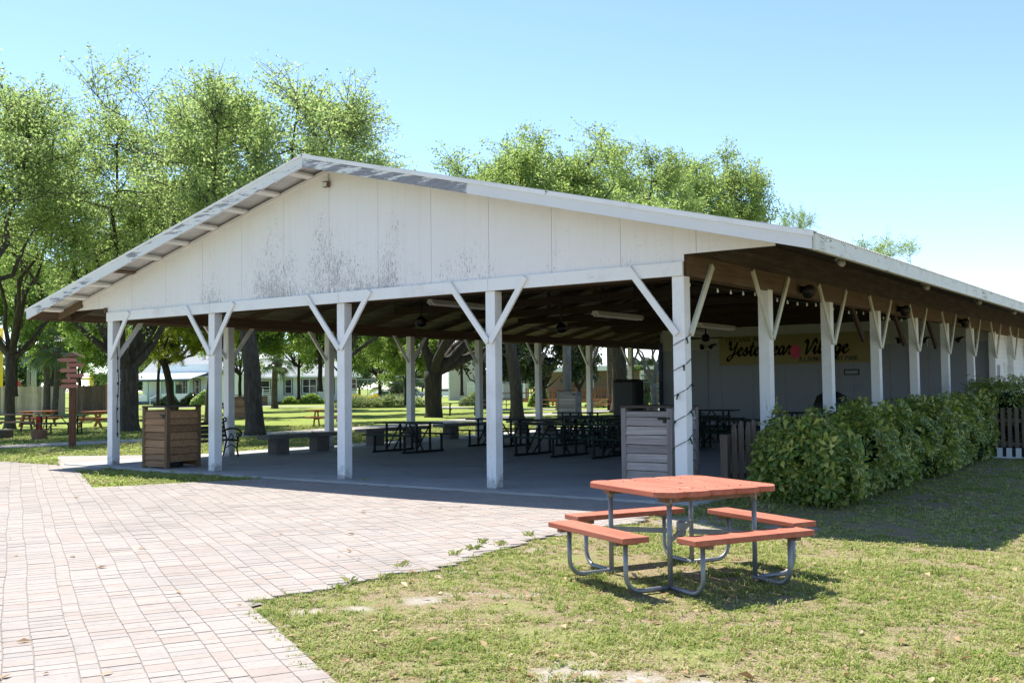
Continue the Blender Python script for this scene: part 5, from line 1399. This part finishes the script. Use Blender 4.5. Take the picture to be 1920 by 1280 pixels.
# chain link fence and parked cars beyond the bed
A, B = at(662, 150), at(850, 150); d = B-A
r = root('chain_link_fence', 'thin grey chain link fence in front of the parked cars', 'fence', (A.x, A.y, 0), math.atan2(d.y, d.x))
for k in range(8): MB().tube([(d.length*k/7, 0, 0), (d.length*k/7, 0, 3.0)], .05, 6).build('fence_post', 'steel', r)
MB().tube([(0, 0, 2.95), (d.length, 0, 2.95)], .035, 6).build('top_rail', 'steel', r)
mb = MB()
for k in range(60): mb.tube([(d.length*k/59, 0, .05), (d.length*min(59, k+2)/59, 0, 2.9)], .008, 3, False).tube([(d.length*k/59, .01, .05), (d.length*max(0, k-2)/59, .01, 2.9)], .008, 3, False)
mb.build('wire_mesh', 'steel', r)
def car(px, D_, lab, mat, rz_):
    p = at(px, D_); r = root('parked_car', lab, 'car', (p.x, p.y, 0), rz_, 'cars parked beyond the planting bed')
    prof = [(-2.2, .3), (-2.25, .7), (-2.1, .92), (-1.5, .98), (-.9, 1.42), (.45, 1.45), (1.15, 1.0), (2.0, .88), (2.2, .65), (2.2, .3)]
    MB().prism([(x, -.85, z) for x, z in prof], (0, 1.7, 0)).build('body', mat, r, bevel=.08)
    MB().prism([(-1.32, -.862, 1.0), (-.85, -.862, 1.36), (.38, -.862, 1.38), (.95, -.862, 1.0)], (0, .02, 0)).prism([(-1.32, .842, 1.0), (-.85, .842, 1.36), (.38, .842, 1.38), (.95, .842, 1.0)], (0, .02, 0)).build('window', 'glass', r)
    for x in (-1.4, 1.4):
        for y in (-.82, .82):
            wv = MB().tube([(x, y-.1, .32), (x, y+.1, .32)], .32, 16).build('wheel', 'rubber', r); MB().tube([(x, y-.11, .32), (x, y+.11, .32)], .18, 12).build('rim', 'steel', wv)
car(722, 172, 'white car parked beyond the yellow flowers, left of the palm', 'carwhite', YAW+.25)
car(775, 178, 'silver blue car parked right of the white one, half behind a pavilion post', 'carsilver', YAW+.1)
car(838, 176, 'white car parked farthest right beyond the planting bed', 'carwhite', YAW-.2)

# ------------------------------------------------------------------ grass, weeds and litter
def nz(x, y, s): return mnoise.noise(Vector((x*s, y*s, 3.3)))
def blades(name, n, region, h, wd, seed, per=9, dens=True):
    """n tufts, each a fan of short blades"""
    out = []; rs = random.Random(seed); tries = 0
    while len(out) < n and tries < n*12:
        tries += 1
        q = region(rs)
        if q is None: continue
        x, y, D_ = q
        k = nz(x, y, .55)*.5+nz(x, y, 1.7)*.6+nz(x, y, 5.5)*.5
        if dens and k < rs.uniform(-.55, .22): continue
        out.append((x, y, D_, k))
    A = np.repeat(np.array(out), per, 0); n = len(A)
    D_ = A[:, 2:3]; rt = np.repeat(rng.gamma(5, .2, len(out)), per)
    az = rng.uniform(0, 2*math.pi, n); t = np.stack([np.cos(az), np.sin(az), np.zeros(n)], -1); sd = np.stack([-np.sin(az), np.cos(az), np.zeros(n)], -1)
    A[:, :2] += rng.normal(size=(n, 2))*.010*(1+D_/14)
    z = ground_z(A[:, 0], A[:, 1]); b = np.stack([A[:, 0], A[:, 1], z-.004], -1)
    H_ = (h*rt*rng.uniform(.55, 1.2, n)*(1+.35*np.clip(A[:, 3], -.5, 1)))[:, None]; W_ = wd*np.maximum(1, D_/8)*rng.uniform(.7, 1.3, (n, 1))
    ln = rng.uniform(.25, 1.9, n)[:, None]; upv = np.array([0, 0, 1.])
    m = b+upv*H_*.62+t*H_*ln*.4; tip = b+upv*H_*(1-.33*ln)+t*H_*ln
    Q = np.stack([b-sd*W_*.4, b+sd*W_*.4, m+sd*W_*.5, tip, m-sd*W_*.5], 1)
    return tag(npmesh(name, Q, [(0, 1, 2, 4), (4, 2, 3)], 'grass'), kind='stuff')
def lawn_near(rs):
    D_ = 4.2*(24/4.2)**(rs.random()**.85); px = rs.uniform(300, 1990) if rs.random() < .84 else rs.uniform(1990, 2900)
    d = FWD+RT*((px-960)/F); hl = math.hypot(d.x, d.y); x = CP.x+d.x*D_; y = CP.y+d.y*D_
    q_ = np.array([x, y])
    if in_pave(q_) and (in_pave(q_+np.array([.07, .03])) or rs.random() < .4) and rs.random() > .0006: return None
    if y > -.44 and x < .36: return None
    for (px_, py_, rr_) in SANDY:
        if math.hypot(x-px_, y-py_) < rr_*(.62+.6*nz(x, y, 5)) and rs.random() < .8: return None
    return x, y, D_
tag(blades('grass', 36000, lawn_near, .030, .0062, 5), 'short patchy lawn grass', 'grass')
def lawn_left(rs):
    D_ = rs.uniform(17.5, 46); px = rs.uniform(-20, 1010)
    d = FWD+RT*((px-960)/F); x = CP.x+d.x*D_; y = CP.y+d.y*D_
    if in_pave(np.array([x, y])): return None
    if x > -15.3 and y > -.46: return None
    ins = False
    for i in range(len(APRON)):
        (x1, y1), (x2, y2) = APRON[i], APRON[i-1]
        if (y1 > y) != (y2 > y) and x < (x2-x1)*(y-y1)/(y2-y1)+x1: ins = not ins
    if ins: return None
    if -25.2 < x < -22.5 and y > 2: return None
    return x, y, D_
tag(blades('grass', 11000, lawn_left, .05, .007, 6, 8), 'greener grass on the left lawn', 'grass')
# dry leaves
L_ = []
rs = random.Random(9)
while len(L_) < 560:
    D_ = 4.3*(22/4.3)**rs.random(); px = rs.uniform(0, 1950); d = FWD+RT*((px-960)/F); x = CP.x+d.x*D_; y = CP.y+d.y*D_
    if in_pave(np.array([x, y])):
        if rs.random() > .10: continue
        z = -.022
    elif y > -.44 and -15.2 < x < .36: 
        if rs.random() > .15: continue
        z = .006
    else: z = float(ground_z(x, y))+rs.uniform(.005, .03)
    L_.append((x, y, z))
P = np.array(L_); n = len(P); a = rng.normal(size=(n, 3))*np.array([1, 1, .25]); a /= np.linalg.norm(a, axis=1, keepdims=True)
b = np.cross(a, np.array([0, 0, 1.])+rng.normal(size=(n, 3))*.35); b /= np.linalg.norm(b, axis=1, keepdims=True)
s = rng.uniform(.02, .055, (n, 1)); up_ = np.array([0, 0, 1.])*s*.22
Q = np.stack([P-a*s, P+b*s*.45+up_, P+a*s, P-b*s*.45+up_], 1)
tag(npmesh('leaf_litter', Q, [(0, 1, 2), (0, 2, 3)], 'litter'), 'scattered dry leaves', 'leaves', None, 'stuff')
# weed tufts rooted in the paver joints along the lawn edge
Q = []
for px, py in ((885, 1030), (905, 1018), (660, 1092), (752, 1062), (990, 1004), (940, 1022), (850, 1040), (720, 1085), (640, 1104), (200, 880), (330, 885), (690, 903)):
    d = FWD+RT*((px-960)/F)-UP*((py-640)/F); t = (-.035-CP.z)/d.z; q = np.array(CP+d*t)
    for k in range(26):
        az = rnd.uniform(0, 6.28); t_ = np.array([math.cos(az), math.sin(az), 0]); sd = np.array([-t_[1], t_[0], 0])
        h = rnd.uniform(.03, .085); ln = rnd.uniform(.3, 1.3); bb = q+np.array([rnd.gauss(0, .03), rnd.gauss(0, .03), 0]); w_ = .006
        Q.append([bb-sd*w_, bb+sd*w_, bb+np.array([0, 0, h*.6])+t_*h*ln*.4, bb+np.array([0, 0, h*(1-.3*ln)])+t_*h*ln])
tag(npmesh('weeds', np.array(Q), [(0, 1, 2, 3)], 'grass'), 'small weeds growing between the pavers', 'weeds', None, 'stuff')
bpy.context.view_layer.update()
